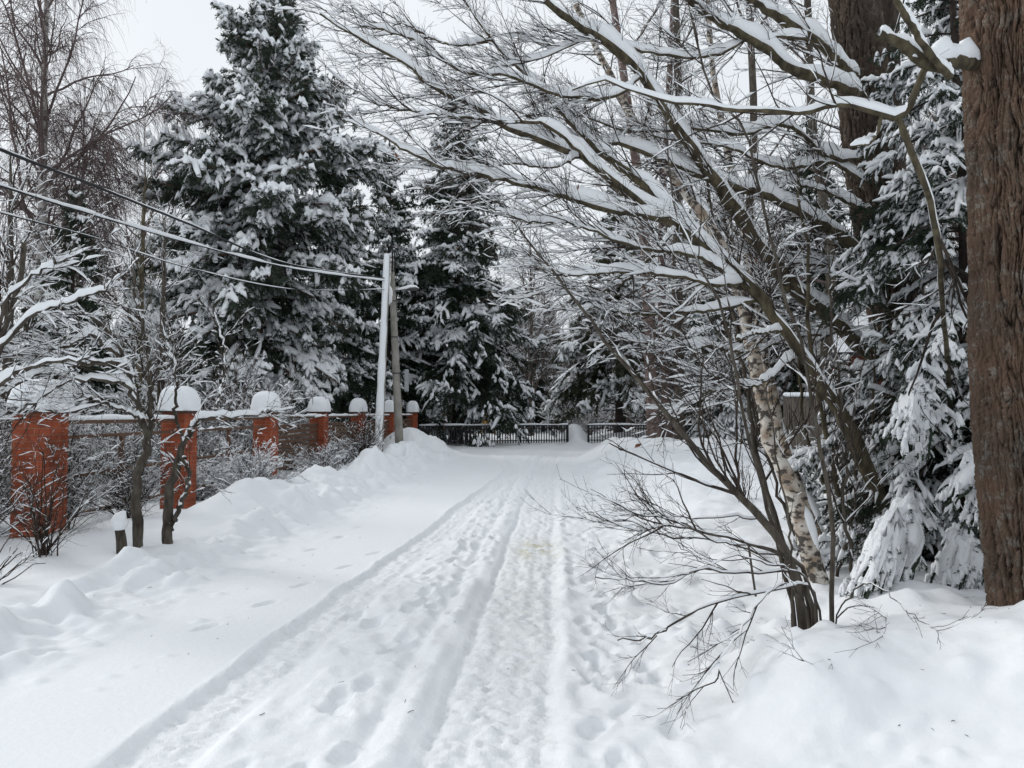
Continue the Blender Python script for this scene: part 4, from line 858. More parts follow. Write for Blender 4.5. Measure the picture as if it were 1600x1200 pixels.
gw, gt, gs = twiggy(rl, stems, 120, 600, 1500, (.35, .95), (-.05, 0, .15), snow=.95, sh=.014, tr1=(.3, 1), rmin=.0018, rel1=False, hk=1.1, msnow=1.3, sthr=.02, sgap=.2)
bare('apple_tree', 'crooked small tree with left arching snowy boughs in front of the brick fence', 'tree', [('trunk', BARK_GREY, gw, True), ('twigs', BARK_DARK, gt, True), ('snow', SNOW, gs, True)], (-3.9, 8.0, gz(-3.9, 8)))
rl = R_(502)
lt = [
 (((268, 862, 8.2), (260, 810, 8.2), (272, 740, 8.2), (288, 690, 8.2), (302, 664, 8.2), (335, 650, 8.2), (385, 650, 8.3), (430, 640, 8.5)), .056, .011),
 (((262, 835, 8.2), (282, 790, 8.2), (296, 745, 8.2), (286, 715, 8.1)), .030, .018),
 (((288, 690, 8.2), (274, 645, 8.2), (276, 595, 8.2), (262, 540, 8.3), (250, 480, 8.4)), .022, .008),
 (((335, 648, 8.2), (345, 610, 8.3), (352, 560, 8.4), (335, 480, 8.6)), .016, .007),
]
stems = [pcurve(p, 34, a, b, rl, .012) for p, a, b in lt]
gw, gt, gs = twiggy(rl, stems, 50, 200, 400, (.3, .75), (0, 0, .2), snow=.9, sh=.014, tr1=(.4, 1), rmin=.0018, rel1=False, hk=1.1, msnow=1.3, sthr=.02, sgap=.2)
bare('apple_tree', 'crooked small tree with its trunk in front of the second brick pillar', 'tree', [('trunk', BARK_GREY, gw, True), ('twigs', BARK_DARK, gt, True), ('snow', SNOW, gs, True)], (-3.65, 8.2, gz(-3.65, 8.2)))
# cut stump with its snow cap
st = thing('tree_stump', 'short cut stump capped with a snow lump left of the small trees', 'stump', tuple(P(191, 872, 7.75)))
a, ra = curve([(0, 0, -.1), (-.01, 0, .15), (-.04, .01, .30)], 10, .055, .045); g = Geo(); tubes(g, a, ra, 12); g.obj('stub', BARK_GREY, st)
a, ra = curve([(-.04, .01, .28), (-.04, .01, .33), (-.035, .01, .40), (.02, .01, .47)], 8, .05, .01); ra[0] = np.array([.05, .066, .074, .08, .076, .062, .04, .004]); g = Geo(); tubes(g, a, ra, 12); g.obj('snow', SNOW, st)
# tree standing just outside the frame on the left, its boughs reach in
rl = R_(503)
lt = [(((-150, 900, 6.6), (-120, 760, 6.6), (-60, 640, 6.6), (-10, 560, 6.6), (20, 480, 6.7), (40, 380, 6.9)), .06, .02),
      (((-60, 640, 6.6), (0, 600, 6.4), (60, 570, 6.3), (140, 560, 6.2)), .028, .008),
      (((-20, 570, 6.6), (40, 500, 6.5), (110, 470, 6.4), (170, 450, 6.3)), .022, .006),
      (((-10, 560, 6.6), (10, 470, 6.6), (70, 420, 6.6), (120, 400, 6.6)), .018, .006)]
stems = [pcurve(p, 24, a, b, rl, .008) for p, a, b in lt]
gw, gt, gs = twiggy(rl, stems, 60, 260, 520, (.3, .8), (.1, 0, .1), snow=.95, sh=.014, tr1=(.3, 1), rmin=.0018, rel1=False, hk=1.1, msnow=1.3, sthr=.02, sgap=.2)
bare('apple_tree', 'snowy boughs reaching in from a tree past the left edge', 'tree', [('trunk', BARK_GREY, gw, True), ('twigs', BARK_DARK, gt, True), ('snow', SNOW, gs, True)], tuple(stems[0][0][0, 0]))

def shrub(name, label, rng, loc, H, W, n0, n1, n2, snow=.7, sh=.008, bark=None, group=None, rmin=.0016, fan=.9, r0=.009, hk=1.1, w0=.002, gap=.45):
    root = thing(name, label, 'shrub', loc, 0, group)
    M = 8; s = np.linspace(0, 1, M); az = rng.uniform(0, 2*math.pi, n0); out = rng.random(n0)**.7*fan*W; hh = H*rng.uniform(.6, 1.1, n0)*(1-.35*(out/W)**2)
    p = np.stack([out[:, None]*np.cos(az)[:, None]*s**1.5, out[:, None]*np.sin(az)[:, None]*s**1.5, hh[:, None]*(s-.12*s**3*(out/W)[:, None])-.08], 2)
    p[:, :, :2] += rng.normal(size=(n0, 1, 2))*.06*W; p += rng.normal(size=p.shape)*.012*H
    r = r0*rng.uniform(.6, 1.2, (n0, 1))*np.linspace(1, .35, M)[None]
    b1, q1 = grow(rng, p, r, n1, (.2, 1), (20, 55), (.2, .5), 6, (0, 0, .1), .15, .009, rmin=rmin*1.2)
    b2, q2 = grow(rng, b1, q1, n2, (.1, 1), (20, 60), (.25, .7), 5, (0, 0, .05), .18, .009, rmin=rmin)
    g = Geo(); tubes(g, p, r, 5); tubes(g, b1, q1, 4); tubes(g, b2, q2, 3); g.obj('stems', bark or BARK_DARK, root)
    g = Geo(); snow_on(g, p, r, rng, sh, hk, w0, 1, snow, n=5, thr=.2, sc=6, gap=.4); snow_on(g, b1, q1, rng, sh, hk, w0, 1, snow, n=5, thr=.2, sc=7, gap=gap); snow_on(g, b2, q2, rng, sh*.9, hk, w0, 1, snow, n=4, thr=.2, sc=8, gap=gap+.05)
    g.obj('snow', SNOW, root)
    return root
shrub('shrub', 'thin twiggy shrub in front of the nearest brick pillar', R_(601), SG(-4.55, 7.5), 1.15, .75, 26, 150, 420, .6, .006, w0=.0012, hk=.9, rmin=.0013, gap=.58)
shrub('shrub', 'dense snowy shrub left of the nearest brick pillar', R_(602), SG(-5.5, 7.9), 1.2, .9, 30, 260, 1100, .85, .006, w0=.0012, hk=.9, rmin=.0013, gap=.58)
shrub('shrub', 'low frosty shrub between the first two brick pillars', R_(603), SG(-5.1, 10.3), 1.15, 1.0, 40, 420, 2400, .9, .006, w0=.0012, hk=.9, rmin=.0013, gap=.58)
shrub('shrub', 'frosty shrub behind the fence beside the second brick pillar', R_(604), SG(-6.5, 11.0), 1.35, 1.2, 40, 420, 2400, .9, .006, w0=.0012, hk=.9, rmin=.0013, gap=.58)
shrub('shrub', 'broad snowy shrub in front of the third brick pillar', R_(605), SG(-4.55, 13.6), 1.12, 1.1, 60, 480, 2200, .85, .014, rmin=.0025, w0=.004, gap=.3)
shrub('shrub', 'fine twigged snowy shrub between the second and third brick pillars', R_(606), SG(-5.7, 13.9), 1.0, 1.1, 50, 420, 2000, .9, .014, rmin=.0025, w0=.004, gap=.3)
shrub('shrub', 'fan shaped shrub in front of the fourth brick pillar', R_(607), SG(-4.5, 17.8), .98, 1.0, 50, 380, 1600, .8, .014, rmin=.003, w0=.004, gap=.3)
shrub('shrub', 'upright brown shrub at the foot of the snowy slanting pole', R_(608), SG(-3.85, 20.0), 1.55, .95, 60, 320, 1200, .5, .012, rmin=.003, w0=.004, r0=.011)
shrub('shrub', 'snowy shrub in front of the fifth brick pillar', R_(609), SG(-4.9, 22.0), .95, 1.0, 50, 340, 1300, .75, .015, rmin=.003, w0=.005, gap=.3)
shrub('shrub', 'thin bare shoots at the bottom left edge of the bank', R_(610), SG(-4.35, 6.4), .75, .5, 12, 40, 60, .5, .008)
shrub('shrub', 'thin bare saplings standing in the right bank behind the hazel', R_(611), SG(3.6, 7.6), 1.9, .6, 16, 70, 200, .6, .010)
shrub('shrub', 'wiry bare shrub on the right bank beyond the hazel', R_(612), SG(3.3, 11.0), .95, .8, 12, 60, 120, .3, .006)

hedge = shrub('shrub', 'tangled frosty hedge shrub behind the brick fence', R_(620), SG(-7.2, 9.6), 1.55, 1.2, 55, 620, 3400, .8, .009, rmin=.0022, w0=.003, group='hedge shrubs behind the brick fence')
rr = R_(621)
for x, y_ in ((-6.3, 9.0), (-8.3, 10.6), (-6.9, 11.8), (-8.6, 12.8), (-7.0, 14.2), (-6.6, 16.4), (-8.2, 16.2), (-6.4, 18.8), (-7.9, 19.6), (-6.2, 21.6), (-7.6, 23.0), (-6.0, 24.6), (-10.0, 14.0), (-10.2, 18.0), (-5.5, 9.3)):
    copy_thing(hedge, SG(x, y_), rr.uniform(0, 6.28), rr.uniform(.8, 1.1))
g = Geo(); rr = R_(630)
for k in range(260):
    x, y_ = (rr.uniform(-3.6, 4.2), rr.uniform(2.8, 16)) if k % 3 else (rr.uniform(1.2, 4.4), rr.uniform(3.3, 6.5))
    iy, ix = np.searchsorted(YS, y_), np.searchsorted(XS, x); z_ = GZ[iy, ix]+.004; a0 = rr.uniform(0, 3.14); L_ = rr.uniform(.004, .02)
    dv = np.array([math.cos(a0), math.sin(a0), rr.uniform(-.1, .1)])*L_; p_ = np.array([XS[ix], YS[iy], z_]); tubes(g, np.stack([p_-dv, p_+rr.normal(size=3)*.001, p_+dv])[None], np.full((1, 3), rr.uniform(.0008, .002)), 3)
lt_ = g.obj('litter', BARK_DARK); lt_['label'] = 'scattered bark crumbs and twig bits lying on the snow'; lt_['category'] = 'litter'; lt_['kind'] = 'stuff'
# ------------------------------------------------------------------ brick fence
def snow_dome(w, h, seed, n=26, power=2.6):
    """pillow of snow with near vertical sides on a square plate"""
    u = np.linspace(0, 1, n); th = np.arange(40)/40*2*math.pi
    ph = u*math.pi/2
    r = np.cos(ph)**.66; z = np.sin(ph)**.86
    c, s = np.cos(th), np.sin(th); k = (np.abs(c)**4.5+np.abs(s)**4.5)**(-1/4.5)
    X = r[:, None]*k*c*w/2; Y = r[:, None]*k*s*w/2; Zz = z[:, None]*h+0*X
    nn = 1+.03*fbm(X*6+seed, Y*6, Zz*6, seed, 3)
    X = X*nn; Y = Y*nn; Zz = Zz*(1+.05*vnoise(X*4, Y*4+seed, seed=seed))
    g = Geo(); _rings(g, np.stack([X, Y, Zz], 2)[None]); return g
pill = [(65, 8.9), (281, 12.5), (416, 16.6), (499, 21.0), (560, 25.8), (609, 30.6), (645, 35.0)]
plab = ['nearest brick pillar with a tall snow cap at the left edge', 'second brick pillar behind the crooked small tree', 'third brick pillar from the camera behind a broad snowy shrub',
        'fourth brick pillar from the camera, its foot behind a fan shaped shrub', 'fifth brick pillar from the camera, just left of the slanting pole', 'brick pillar seen between the slanting pole and the concrete pole', 'farthest brick pillar, right of the concrete pole at the end of the fence']
PX = []
for k, ((px, d), lab) in enumerate(zip(pill, plab)):
    x = (px-800)/F*d; PX.append((x, d)); zt = 1.60
    rz = -.10+.01*k
    t = thing('brick_pillar', lab, 'pillar', (x, d, 0), rz, 'brick pillars of the fence')
    g = Geo().box((-.2, -.2, -.2), (.2, .2, zt), .004); g.obj('shaft', BRICK, t, False)
    g = Geo().box((-.275, -.275, zt), (.275, .275, zt+.035), .006); g.obj('cap_plate', CAP_METAL, t, False)
    h = [.37, .42, .43, .43, .45, .47, .50][k]
    g = snow_dome(.56, h, k+1); g.obj('snow_cap', SNOW, t, loc=(0, 0, zt+.033))
for k in range(6):
    (x0, y0), (x1, y1) = PX[k], PX[k+1]
    L = math.hypot(x1-x0, y1-y0); a = math.atan2(y1-y0, x1-x0)
    t = thing('fence_panel', ['fence panel between the first and second brick pillars', 'fence panel between the second and third brick pillars', 'fence panel between the third and fourth brick pillars', 'fence panel between the fourth and fifth brick pillars',
               'fence panel between the fifth and sixth brick pillars', 'short fence panel before the farthest brick pillar'][k], 'fence', (x0, y0, 0), a, 'fence panels between brick pillars')
    g = Geo().box((.2, -.04, 1.46), (L-.2, .04, 1.51), .004).box((.2, -.03, 1.28), (L-.2, .03, 1.32)).box((.2, -.03, .3), (L-.2, .03, .35)); g.obj('rail', BROWN_WOOD, t, False)
    g = Geo()
    if k >= 2:
        for z in np.arange(.42, 1.24, .115): g.box((.2, -.012, z), (L-.2, .012, z+.085))
    else:
        g.box((.2, -.02, .8), (L-.2, .02, .84)).box((L*.5-.03, -.028, .352), (L*.5+.03, .028, 1.278))
    g.obj('slats', BROWN_WOOD, t, False)
    M = 40; xs = np.linspace(.2, L-.2, M); a_ = np.stack([xs, 0*xs, 0*xs+1.51], 1)[None]
    g = Geo(); th = np.linspace(0, math.pi, 7); th = np.concatenate([th, [math.pi*1.5]])
    hv = .06+.02*vnoise(xs*2, 0*xs+k, seed=3); V = np.zeros((1, M, 8, 3)); V[0, :, :, 0] = xs[:, None]
    V[0, :, :, 1] = np.cos(th)[None]*(.05+.008*vnoise(xs*5, 0*xs, seed=k))[:, None]; V[0, :, :, 2] = 1.508+np.clip(np.sin(th), 0, 1)[None]**.6*hv[:, None]
    _rings(g, V); g.obj('snow', SNOW, t)

# ------------------------------------------------------------------ pole, slanting strut, cables
pb = P(625, 716, 25.5); ptop = P(611, 402, 25.5)
t = thing('utility_pole', 'weathered concrete utility pole standing on the left bank', 'utility pole', tuple(pb))
tp = ptop-pb
g = Geo(); s = np.linspace(0, 1, 12)[:, None]; a = (s*tp)[None]+np.array([0, 0, 0]); a[0, 0] -= np.array([0, 0, .4])
tubes(g, a, (.145-.05*s[:, 0])[None], 8); g.obj('post', CONCRETE, t, True)
g = Geo()
for f in (.42, .6, .78, .93):
    g = Geo(); c = tp*f; tubes(g, np.stack([c-[0, 0, .02], c+[0, 0, .02]])[None], np.full((1, 2), .155-.05*f), 12); g.obj('steel_band', DARK_METAL, t)
g = Geo().box((.14, -.06, tp[2]*.33), (.27, .07, tp[2]*.44), .01).box((.11, -.04, tp[2]*.42), (.2, .03, tp[2]*.435)); g.obj('junction_box', STEEL, t, False)
g = Geo(); rw = R_(77)
for k in range(7):
    a0 = rw.uniform(0, 6.28); rr_ = rw.uniform(.12, .3)
    ctrl = [tp+np.array([0, 0, -.9+rw.uniform(-.2, .2)]), tp+np.array([rr_*math.cos(a0), rr_*math.sin(a0)*.4, -.5]), tp+np.array([rr_*1.1*math.cos(a0), -.1, .1]), tp+np.array([0, 0, .34]), tp+np.array([-rr_*.6*math.cos(a0), 0, -.2]), tp+np.array([-rr_*.5*math.cos(a0), 0, -.8])]
    a, ra = curve(ctrl, 20, .012, .012); tubes(g, a, ra, 5)
g.obj('cable_loops', WIRE, t)
g = Geo(); tubes(g, np.stack([tp+[-.35, 0, -.62], tp+[.35, 0, -.6]])[None], np.full((1, 2), .03), 6); g.obj('crossarm', DARK_METAL, t)
for dx in (-.32, -.12, .3):
    g = Geo(); c = tp+np.array([dx, 0, -.6]); tubes(g, np.array([[c, c+[0, 0, .06], c+[0, 0, .08], c+[0, 0, .13], c+[0, 0, .16]]]), np.array([[.015, .045, .03, .045, .01]]), 10); g.obj('insulator', BLUE_GREY, t)
g = Geo(); a, ra = curve([tp+np.array([-.02, -.02, -1.6]), tp+np.array([-.08, -.05, -.9]), tp+np.array([-.05, -.02, -.2]), tp+np.array([0, 0, .14])], 20, .14, .07, rw, .015); ra = ra*(1+.3*rw.normal(size=ra.shape)*.5); ra[0, -1] = .01; ra[0, 0] = .02; tubes(g, a, np.abs(ra), 9); g.obj('snow', SNOW, t)
# small street lamp bracket with its snowy shade, right of the pole top
g = Geo(); tubes(g, np.stack([tp*.83, tp*.83+[.55, -.1, .05]])[None], np.full((1, 2), .025), 6); tubes(g, np.array([[tp*.83+[.5, -.1, .03], tp*.83+[.62, -.12, .05], tp*.83+[.8, -.14, .06], tp*.83+[.88, -.14, .05]]]), np.array([[.03, .07, .07, .02]]), 10); g.obj('lamp_bracket', DARK_METAL, t)
g = Geo(); snow_on(g, np.array([[tp*.83+[.2, -.04, .03], tp*.83+[.45, -.09, .05], tp*.83+[.62, -.12, .08], tp*.83+[.8, -.14, .09], tp*.83+[.9, -.14, .06]]]), np.array([[.03, .05, .07, .07, .03]]), rw, .05, .6, .02, 1, 1.1, n=8); g.obj('lamp_snow', SNOW, t)

sb = P(592, 712, 24.6); stp = P(606, 398, 25.3)
t = thing('slanting_strut', 'slanting concrete strut plastered white with snow, left of the pole', 'pole', tuple(sb))
v = stp-sb; s = np.linspace(0, 1, 30)[:, None]; a = (s*v)[None].copy(); a[0, 0] -= v/np.linalg.norm(v)*.4
g = Geo(); tubes(g, a, (.125-.04*s[:, 0])[None], 8); g.obj('post', CONCRETE, t)
nzs = vnoise(s[:, 0]*18, 0*s[:, 0], seed=6)
g = Geo(); tubes(g, a+np.array([-.03, -.045, .01]), ((.132-.035*s[:, 0])*(1+.10*nzs)*(s[:, 0] > .02))[None], 12); g.obj('snow', SNOW, t)

def wire(label, ctrl, r, snow, sh=.03, sw=.02, seed=1, M=90):
    a, ra = curve(ctrl, M, r, r, R_(seed), .002)
    t = thing('overhead_cable', label, 'cable', tuple(a[0, -1])); off = a[0, -1].copy()
    g = Geo(); tubes(g, a-off, ra, 6); g.obj('wire', WIRE, t)
    if snow:
        g = Geo(); rr = R_(seed+5); mk = np.clip(.9+.9*vnoise(np.linspace(0, M/4, M), 0*np.zeros(M), seed=seed), .0 if snow < 1 else .35, 1.4)[None]
        pts = a-off; tt = norm(np.gradient(pts, axis=1)); side = norm(np.cross(tt, [0, 0, 1.])); th = np.arange(7)*2*math.pi/7
        h = sh*mk; w = sw*np.clip(mk*1.4, 0, 1)
        V = pts[:, :, None, :]+side[:, :, None, :]*(w[:, :, None]*np.cos(th))[..., None]
        V[..., 2] += r*.6+np.where(np.sin(th) > 0, np.sin(th)*1.5, np.sin(th)*.2)[None, None]*h[:, :, None]
        _rings(g, V); g.obj('snow', SNOW, t)
wire('thick twisted black cable, topmost of the cables running to the pole', [(-9.6, -6, 7.2), P(-330, 90, 6.2), P(0, 233, 8.6), P(150, 291, 11.2), P(300, 352, 15.0), P(450, 412, 20.0), P(608, 436, 25.4)], .022, .5, .014, .016, 3)
wire('cable carrying a thick roll of snow down to the pole', [(-9.2, -6, 6.4), P(-330, 175, 6.4), P(0, 290, 8.8), P(150, 337, 11.4), P(300, 381, 15.2), P(460, 420, 20.2), P(608, 440, 25.4)], .014, 1, .034, .026, 4)
wire('thin lowest cable sagging behind the snowy cable', [(-9.4, -6, 5.9), P(-330, 240, 6.4), P(0, 332, 8.9), P(150, 372, 11.6), P(300, 420, 15.4), P(460, 452, 20.4), P(610, 452, 25.4)], .010, .5, .012, .012, 5)
wire('thin cable crossing behind the pine from the pole top', [(-22, 22, 5.6), P(100, 330, 24), P(350, 410, 25), P(609, 434, 25.4)], .008, 0, seed=6)

# ------------------------------------------------------------------ low black picket fence and what stands behind it
def picket(label, p0, p1, posts):
    x0, y0 = p0; x1, y1 = p1; L = math.hypot(x1-x0, y1-y0); a = math.atan2(y1-y0, x1-x0)
    t = thing('picket_fence', label, 'fence', (x0, y0, .1), a)
    zt = .86
    g = Geo().box((0, -.02, zt-.16), (L, .02, zt-.12)).box((0, -.02, .12), (L, .02, .16)); g.obj('rail', BLACK_METAL, t, False)
    g = Geo().box((0, -.03, zt), (L, .03, zt+.04)); g.obj('top_rail', BLACK_METAL, t, False)
    g = Geo()
    for xx in np.arange(.07, L-.03, .135): g.box((xx-.024, -.045, .02), (xx+.024, -.022, zt))
    g.obj('pickets', BLACK_METAL, t, False)
    for xx in posts:
        g = Geo().box((xx*L-.05, -.055, -.3), (xx*L+.05, .055, zt+.06)); g.obj('post', BLACK_METAL, t, False)
    M = 80; xs = np.linspace(0, L, M); th = np.linspace(0, math.pi, 7); th = np.concatenate([th, [math.pi*1.5]])
    V = np.zeros((1, M, 8, 3)); hv = .07+.03*vnoise(xs*1.6, 0*xs, seed=8)
    V[0, :, :, 0] = xs[:, None]; V[0, :, :, 1] = np.cos(th)*.06; V[0, :, :, 2] = zt+.038+np.clip(np.sin(th), 0, 1)[None]**.6*hv[:, None]
    g = Geo(); _rings(g, V); g.obj('snow', SNOW, t); return t
picket('left run of the low black picket fence with snow on its rail', ((655-800)/F*36.2, 36.2), ((887-800)/F*38.6, 38.6), (0.003, .33, .66, .997))
picket('right run of the low black picket fence, right of the snowy gap', ((918-800)/F*38.4, 38.4), ((1235-800)/F*37.6, 37.6), (.003, .33, .66, .997))

# playground, far pen, buildings
t = thing('playground', 'red playground frame with small roof behind the left fence run', 'playground', (-6.0, 56, .1))
g = Geo()
for x in (-.85, .1, 1.0, 1.75): g.box((x, -.05, 0), (x+.11, .06, 2.9 if x < 1 else 1.5))
g.obj('post', RED_PAINT, t, False)
g = Geo().box((-.85, -.04, .7), (1.9, .04, 1.15)).box((-.3, -.5, .3), (.9, .5, .38)); g.obj('board', RED_PAINT, t, False)
g = Geo().add([(-.2, -.8, 2.1), (1.6, -.8, 2.1), (1.6, .8, 2.1), (-.2, .8, 2.1), (.7, 0, 2.9)], [(0, 1, 2, 3)], [(0, 1, 4), (1, 2, 4), (2, 3, 4), (3, 0, 4)]); g.obj('roof', DARK_METAL, t, False)
g = Geo().add([(-.25, -.85, 2.2), (1.65, -.85, 2.2), (1.65, .85, 2.2), (-.25, .85, 2.2), (.7, 0, 3.15)], [(0, 1, 2, 3)], [(0, 1, 4), (1, 2, 4), (2, 3, 4), (3, 0, 4)]); g.obj('snow', SNOW, t, False)
t = thing('playground_slide', 'yellow playground tower with blue slide behind the big spruce trunk', 'slide', (-2.2, 55, .1))
g = Geo()
for x in (.0, .9): g.box((x, -.05, 0), (x+.12, .06, 1.9))
g.box((.1, -.02, .4), (.9, .03, 1.6)); g.obj('tower', YELLOW_PAINT, t, False)
g = Geo().add([(1.0, -.05, 1.8), (1.12, -.05, 1.8), (2.1, -.05, 0), (1.98, -.05, 0), (1.0, .05, 1.8), (1.12, .05, 1.8), (2.1, .05, 0), (1.98, .05, 0)], [(0, 1, 2, 3), (7, 6, 5, 4), (0, 4, 5, 1), (1, 5, 6, 2), (2, 6, 7, 3), (3, 7, 4, 0)]); g.obj('ladder', YELLOW_PAINT, t, False)
g = Geo().add([(-.1, -.3, 1.5), (-.1, .3, 1.5), (-2.0, .3, .25), (-2.0, -.3, .25), (-.1, -.3, 1.42), (-.1, .3, 1.42), (-2.0, .3, .15), (-2.0, -.3, .15)], [(0, 1, 2, 3), (7, 6, 5, 4), (0, 4, 5, 1), (1, 5, 6, 2), (2, 6, 7, 3), (3, 7, 4, 0)]); g.obj('chute', BLUE_GREY, t, False)
g = Geo().add([(-.1, -.26, 1.62), (-.1, .26, 1.62), (-2.0, .26, .4), (-2.0, -.26, .4), (-.1, -.26, 1.503), (-.1, .26, 1.503), (-2.0, .26, .253), (-2.0, -.26, .253)], [(0, 1, 2, 3), (7, 6, 5, 4), (0, 4, 5, 1), (1, 5, 6, 2), (2, 6, 7, 3), (3, 7, 4, 0)]); g.obj('snow', SNOW, t, False)

t = thing('wire_pen', 'metal framed pen with snowed up side, seen through the gap in the black fence', 'pen', (2.6, 58, .1), -.02)
g = Geo()
for x in (0, 1.35, 2.72): g.box((x-.03, -.03, 0), (x+.03, .03, 1.55))
g.box((0, -.03, 1.5), (2.72, .03, 1.56)); g.box((0, -.03, .4), (2.72, .03, .45)); g.obj('frame', DARK_METAL, t, False)
g = Geo()
for x in np.arange(1.5, 2.7, .13): g.box((x-.012, -.01, .45), (x+.012, .01, 1.5))
for z in np.arange(.6, 1.5, .13): g.box((1.38, -.012, z-.012), (2.69, .012, z+.012))
g.obj('mesh_panel', STEEL, t, False)
g = Geo().box((.04, -.05, .46), (1.3, .2, 1.49), .03).box((0, -.05, 1.562), (2.72, .05, 1.66), .02); g.obj('snow', SNOW, t)
t = thing('long_shed', 'long low brown red shed with snowy roof behind the right fence run', 'shed', (8.0, 60, 0))
g = Geo().box((-.6, 0, 0), (5.5, 2.6, 1.75)); g.obj('wall', MAROON, t, False)
g = Geo()
for x in (.5, 2.0, 3.6): g.box((x, -.02, .95), (x+.7, -.003, 1.45))
g.obj('window', GLASS, t, False)
g = Geo().box((-.8, -.2, 1.752), (5.7, 2.8, 1.83)); g.obj('roof', DARK_METAL, t, False)
g = Geo().box((-.8, -.2, 1.832), (5.7, 2.8, 2.0), .06); g.obj('snow', SNOW, t)

t = thing('plank_fence', 'tall old grey plank fence behind the leaning trunks on the right', 'fence', (6.0, 17, .3), -.35)
g = Geo(); rw = R_(31)
for k in range(42):
    x = k*.135; h = 1.65+rw.uniform(-.03, .03); g.box((x, -.012, 0), (x+.122, .012+rw.uniform(0, .004), h))
g.obj('planks', GREY_WOOD, t, False)
g = Geo().box((0, .02, .4), (5.65, .06, .5)).box((0, .02, 1.2), (5.65, .06, 1.3)); g.obj('rail', GREY_WOOD, t, False)
g = Geo().box((0, -.05, 1.66), (5.65, .07, 1.75), .03); g.obj('snow', SNOW, t)
t = thing('brick_house', 'dark red brick house glimpsed behind the stout dark trunk', 'house', (11.0, 23, .3), -.2)
g = Geo().box((-1.2, 0, 0), (5, 5, 3.0)); g.obj('wall', BRICK_DARK, t, False)
g = Geo().box((1.4, -.05, 1.0), (2.4, -.003, 2.1)); g.obj('window', GLASS, t, False)
g = Geo().add([(-1.6, -.5, 3.0), (5.4, -.5, 3.0), (5.4, 5.5, 3.0), (-1.6, 5.5, 3.0), (-1.6, 2.5, 4.8), (5.4, 2.5, 4.8)], [(3, 2, 1, 0), (0, 1, 5, 4), (2, 3, 4, 5)], [(1, 2, 5), (3, 0, 4)]); g.obj('roof', DARK_METAL, t, False)
g = Geo().add([(-1.6, -.55, 3.1), (5.4, -.55, 3.1), (5.4, 5.55, 3.1), (-1.6, 5.55, 3.1), (-1.6, 2.5, 5.0), (5.4, 2.5, 5.0)], [(3, 2, 1, 0), (0, 1, 5, 4), (2, 3, 4, 5)], [(1, 2, 5), (3, 0, 4)]); g.obj('snow', SNOW, t, False)
t = thing('low_wall', 'low grey concrete wall topped with snow right of the snowy medium spruce', 'wall', (8.4, 24.5, .3), .0)
g = Geo().box((0, 0, 0), (4.2, .25, .62), .01); g.obj('body', CONCRETE, t, False)
g = Geo().box((-.02, -.03, .622), (4.22, .28, .74), .04); g.obj('snow', SNOW, t)
t = thing('green_bin', 'small green plastic bin by the low grey wall', 'bin', (7.45, 22.5, .35))
g = Geo(); tubes(g, np.array([[(0, 0, 0), (0, 0, .3), (0, 0, .36)]]), np.array([[.14, .17, .18]]), 14); g.obj('body', GREEN_PLASTIC, t)
g = Geo(); tubes(g, np.array([[(0, 0, .36), (0, 0, .42), (0, 0, .46)]]), np.array([[.19, .15, .01]]), 14); g.obj('snow', SNOW, t)

# bushes in front of the pen etc.
proto = shrub('shrub', 'frosted grey shrub in the far park', R_(701), SG(-16, 33), 2.6, 2.2, 60, 500, 2200, .85, .03, rmin=.006, r0=.014, group='frosted shrubs in the park', w0=.01, bark=BARK_FAR)
rr = R_(702)
spots = [(-13, 30), (-11.6, 35), (-14.5, 38), (-19, 30), (-21, 36), (-12, 42), (-9, 46), (-5.5, 48), (3.4, 47), (5.0, 50), (8.4, 47), (10.8, 44), (12, 50), (14, 38), (15, 46), (11.5, 33), (17, 30), (13.5, 26), (19, 36), (1.2, 66), (-3, 68), (6.5, 66), (11, 64), (-9, 62), (-15, 58), (-23, 48), (-27, 40), (22, 44), (-8, 24), (-10.5, 26), (-7.4, 20.5)]
for x, y_ in spots:
    copy_thing(proto, SG(x, y_), rr.uniform(0, 6.28), rr.uniform(.75, 1.25))
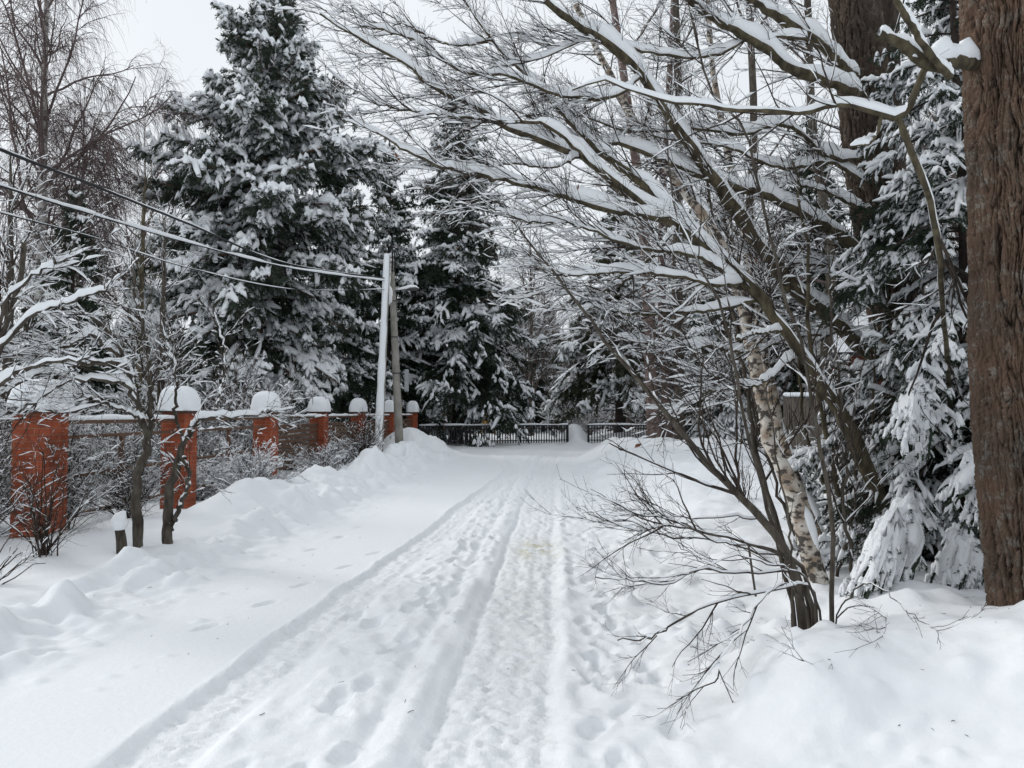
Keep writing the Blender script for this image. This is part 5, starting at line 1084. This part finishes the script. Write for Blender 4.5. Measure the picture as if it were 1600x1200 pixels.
# far wood
pb1 = bare_tree('bare_tree', 'bare grey tree in the far wood with snow on its limbs', R_(711), 15, .17, 1.0, BARK_FAR, BARK_FAR, n1=40, n2=9, n3=7, snow=.45, clear=.1, loc=SG(1.5, 62), group='bare trees of the far wood', rtw=.010, snow_h=.05, up=.7)
pb2 = bare_tree('bare_tree', 'bare grey tree in the far wood with snow on its limbs', R_(712), 17, .2, 1.1, BARK_FAR, BARK_FAR, n1=36, n2=10, n3=7, snow=.45, clear=.15, loc=SG(9.5, 58), group='bare trees of the far wood', rtw=.010, snow_h=.05, up=.5)
ps1 = conifer('spruce_tree', 'dark snowy spruce in the far wood', 'spruce tree', SG(12.5, 52), R_(713), 16, .5, 3.6, 170, k2=20, k3=2.6, nl=.16, nw=.045, nn=11, twig_len=(.22, .45), snow=.3, sw=.10, sh=.09, s_seed=91, snow_sc=1.0, group='spruces of the far wood')
bspots = [(1.2, 50), (4.2, 55), (7.6, 50), (2.6, 63), (-.6, 57), (10.5, 47), (-4, 64), (4.2, 72), (14, 66), (19, 60), (24, 66), (17, 48), (22, 50), (28, 56), (13.5, 40), (16.5, 33), (20, 40), (11.2, 36), (-9, 66), (-13, 60), (-20, 56), (-27, 60), (-34, 64), (-31, 50), (-25, 52), (-38, 56), (14, 24), (18.5, 27), (12.5, 20), (32, 48), (-1, 76), (9, 80), (20, 76), (-16, 72), (34, 70)]
for k, (x, y_) in enumerate(bspots):
    copy_thing(pb1 if k % 2 else pb2, SG(x, y_), rr.uniform(0, 6.28), rr.uniform(.7, 1.05)*(.72 if x < -15 else .85))
sspots = [(-17.5, 28), (-22, 31), (-27, 34), (-20.5, 24), (-13.2, 23), (1.5, 62), (5.5, 60), (9.5, 64), (-8.5, 64), (-13.5, 64), (-17, 56), (-21, 60), (-26, 56), (-33, 60), (-22, 44), (-12, 38), (13.5, 33), (20, 30), (29, 50), (0, 70), (-3.5, 80), (4, 78), (18, 66), (8.6, 52), (23, 36), (10.6, 40), (-1, 58), (3.3, 68), (8.2, 70), (17, 56), (21, 62), (15.5, 42), (-6.5, 60), (-11, 54), (-14.5, 48), (26, 60), (11.5, 29.5), (18, 36), (24, 44), (-24, 64), (15.5, 22.5), (-5, 72), (13, 75), (-18, 66), (-29, 66)]
for k, (x, y_) in enumerate(sspots):
    copy_thing(ps1, SG(x, y_), rr.uniform(0, 6.28), rr.uniform(.6, 1.0)*(.62 if x < -9 else .85))
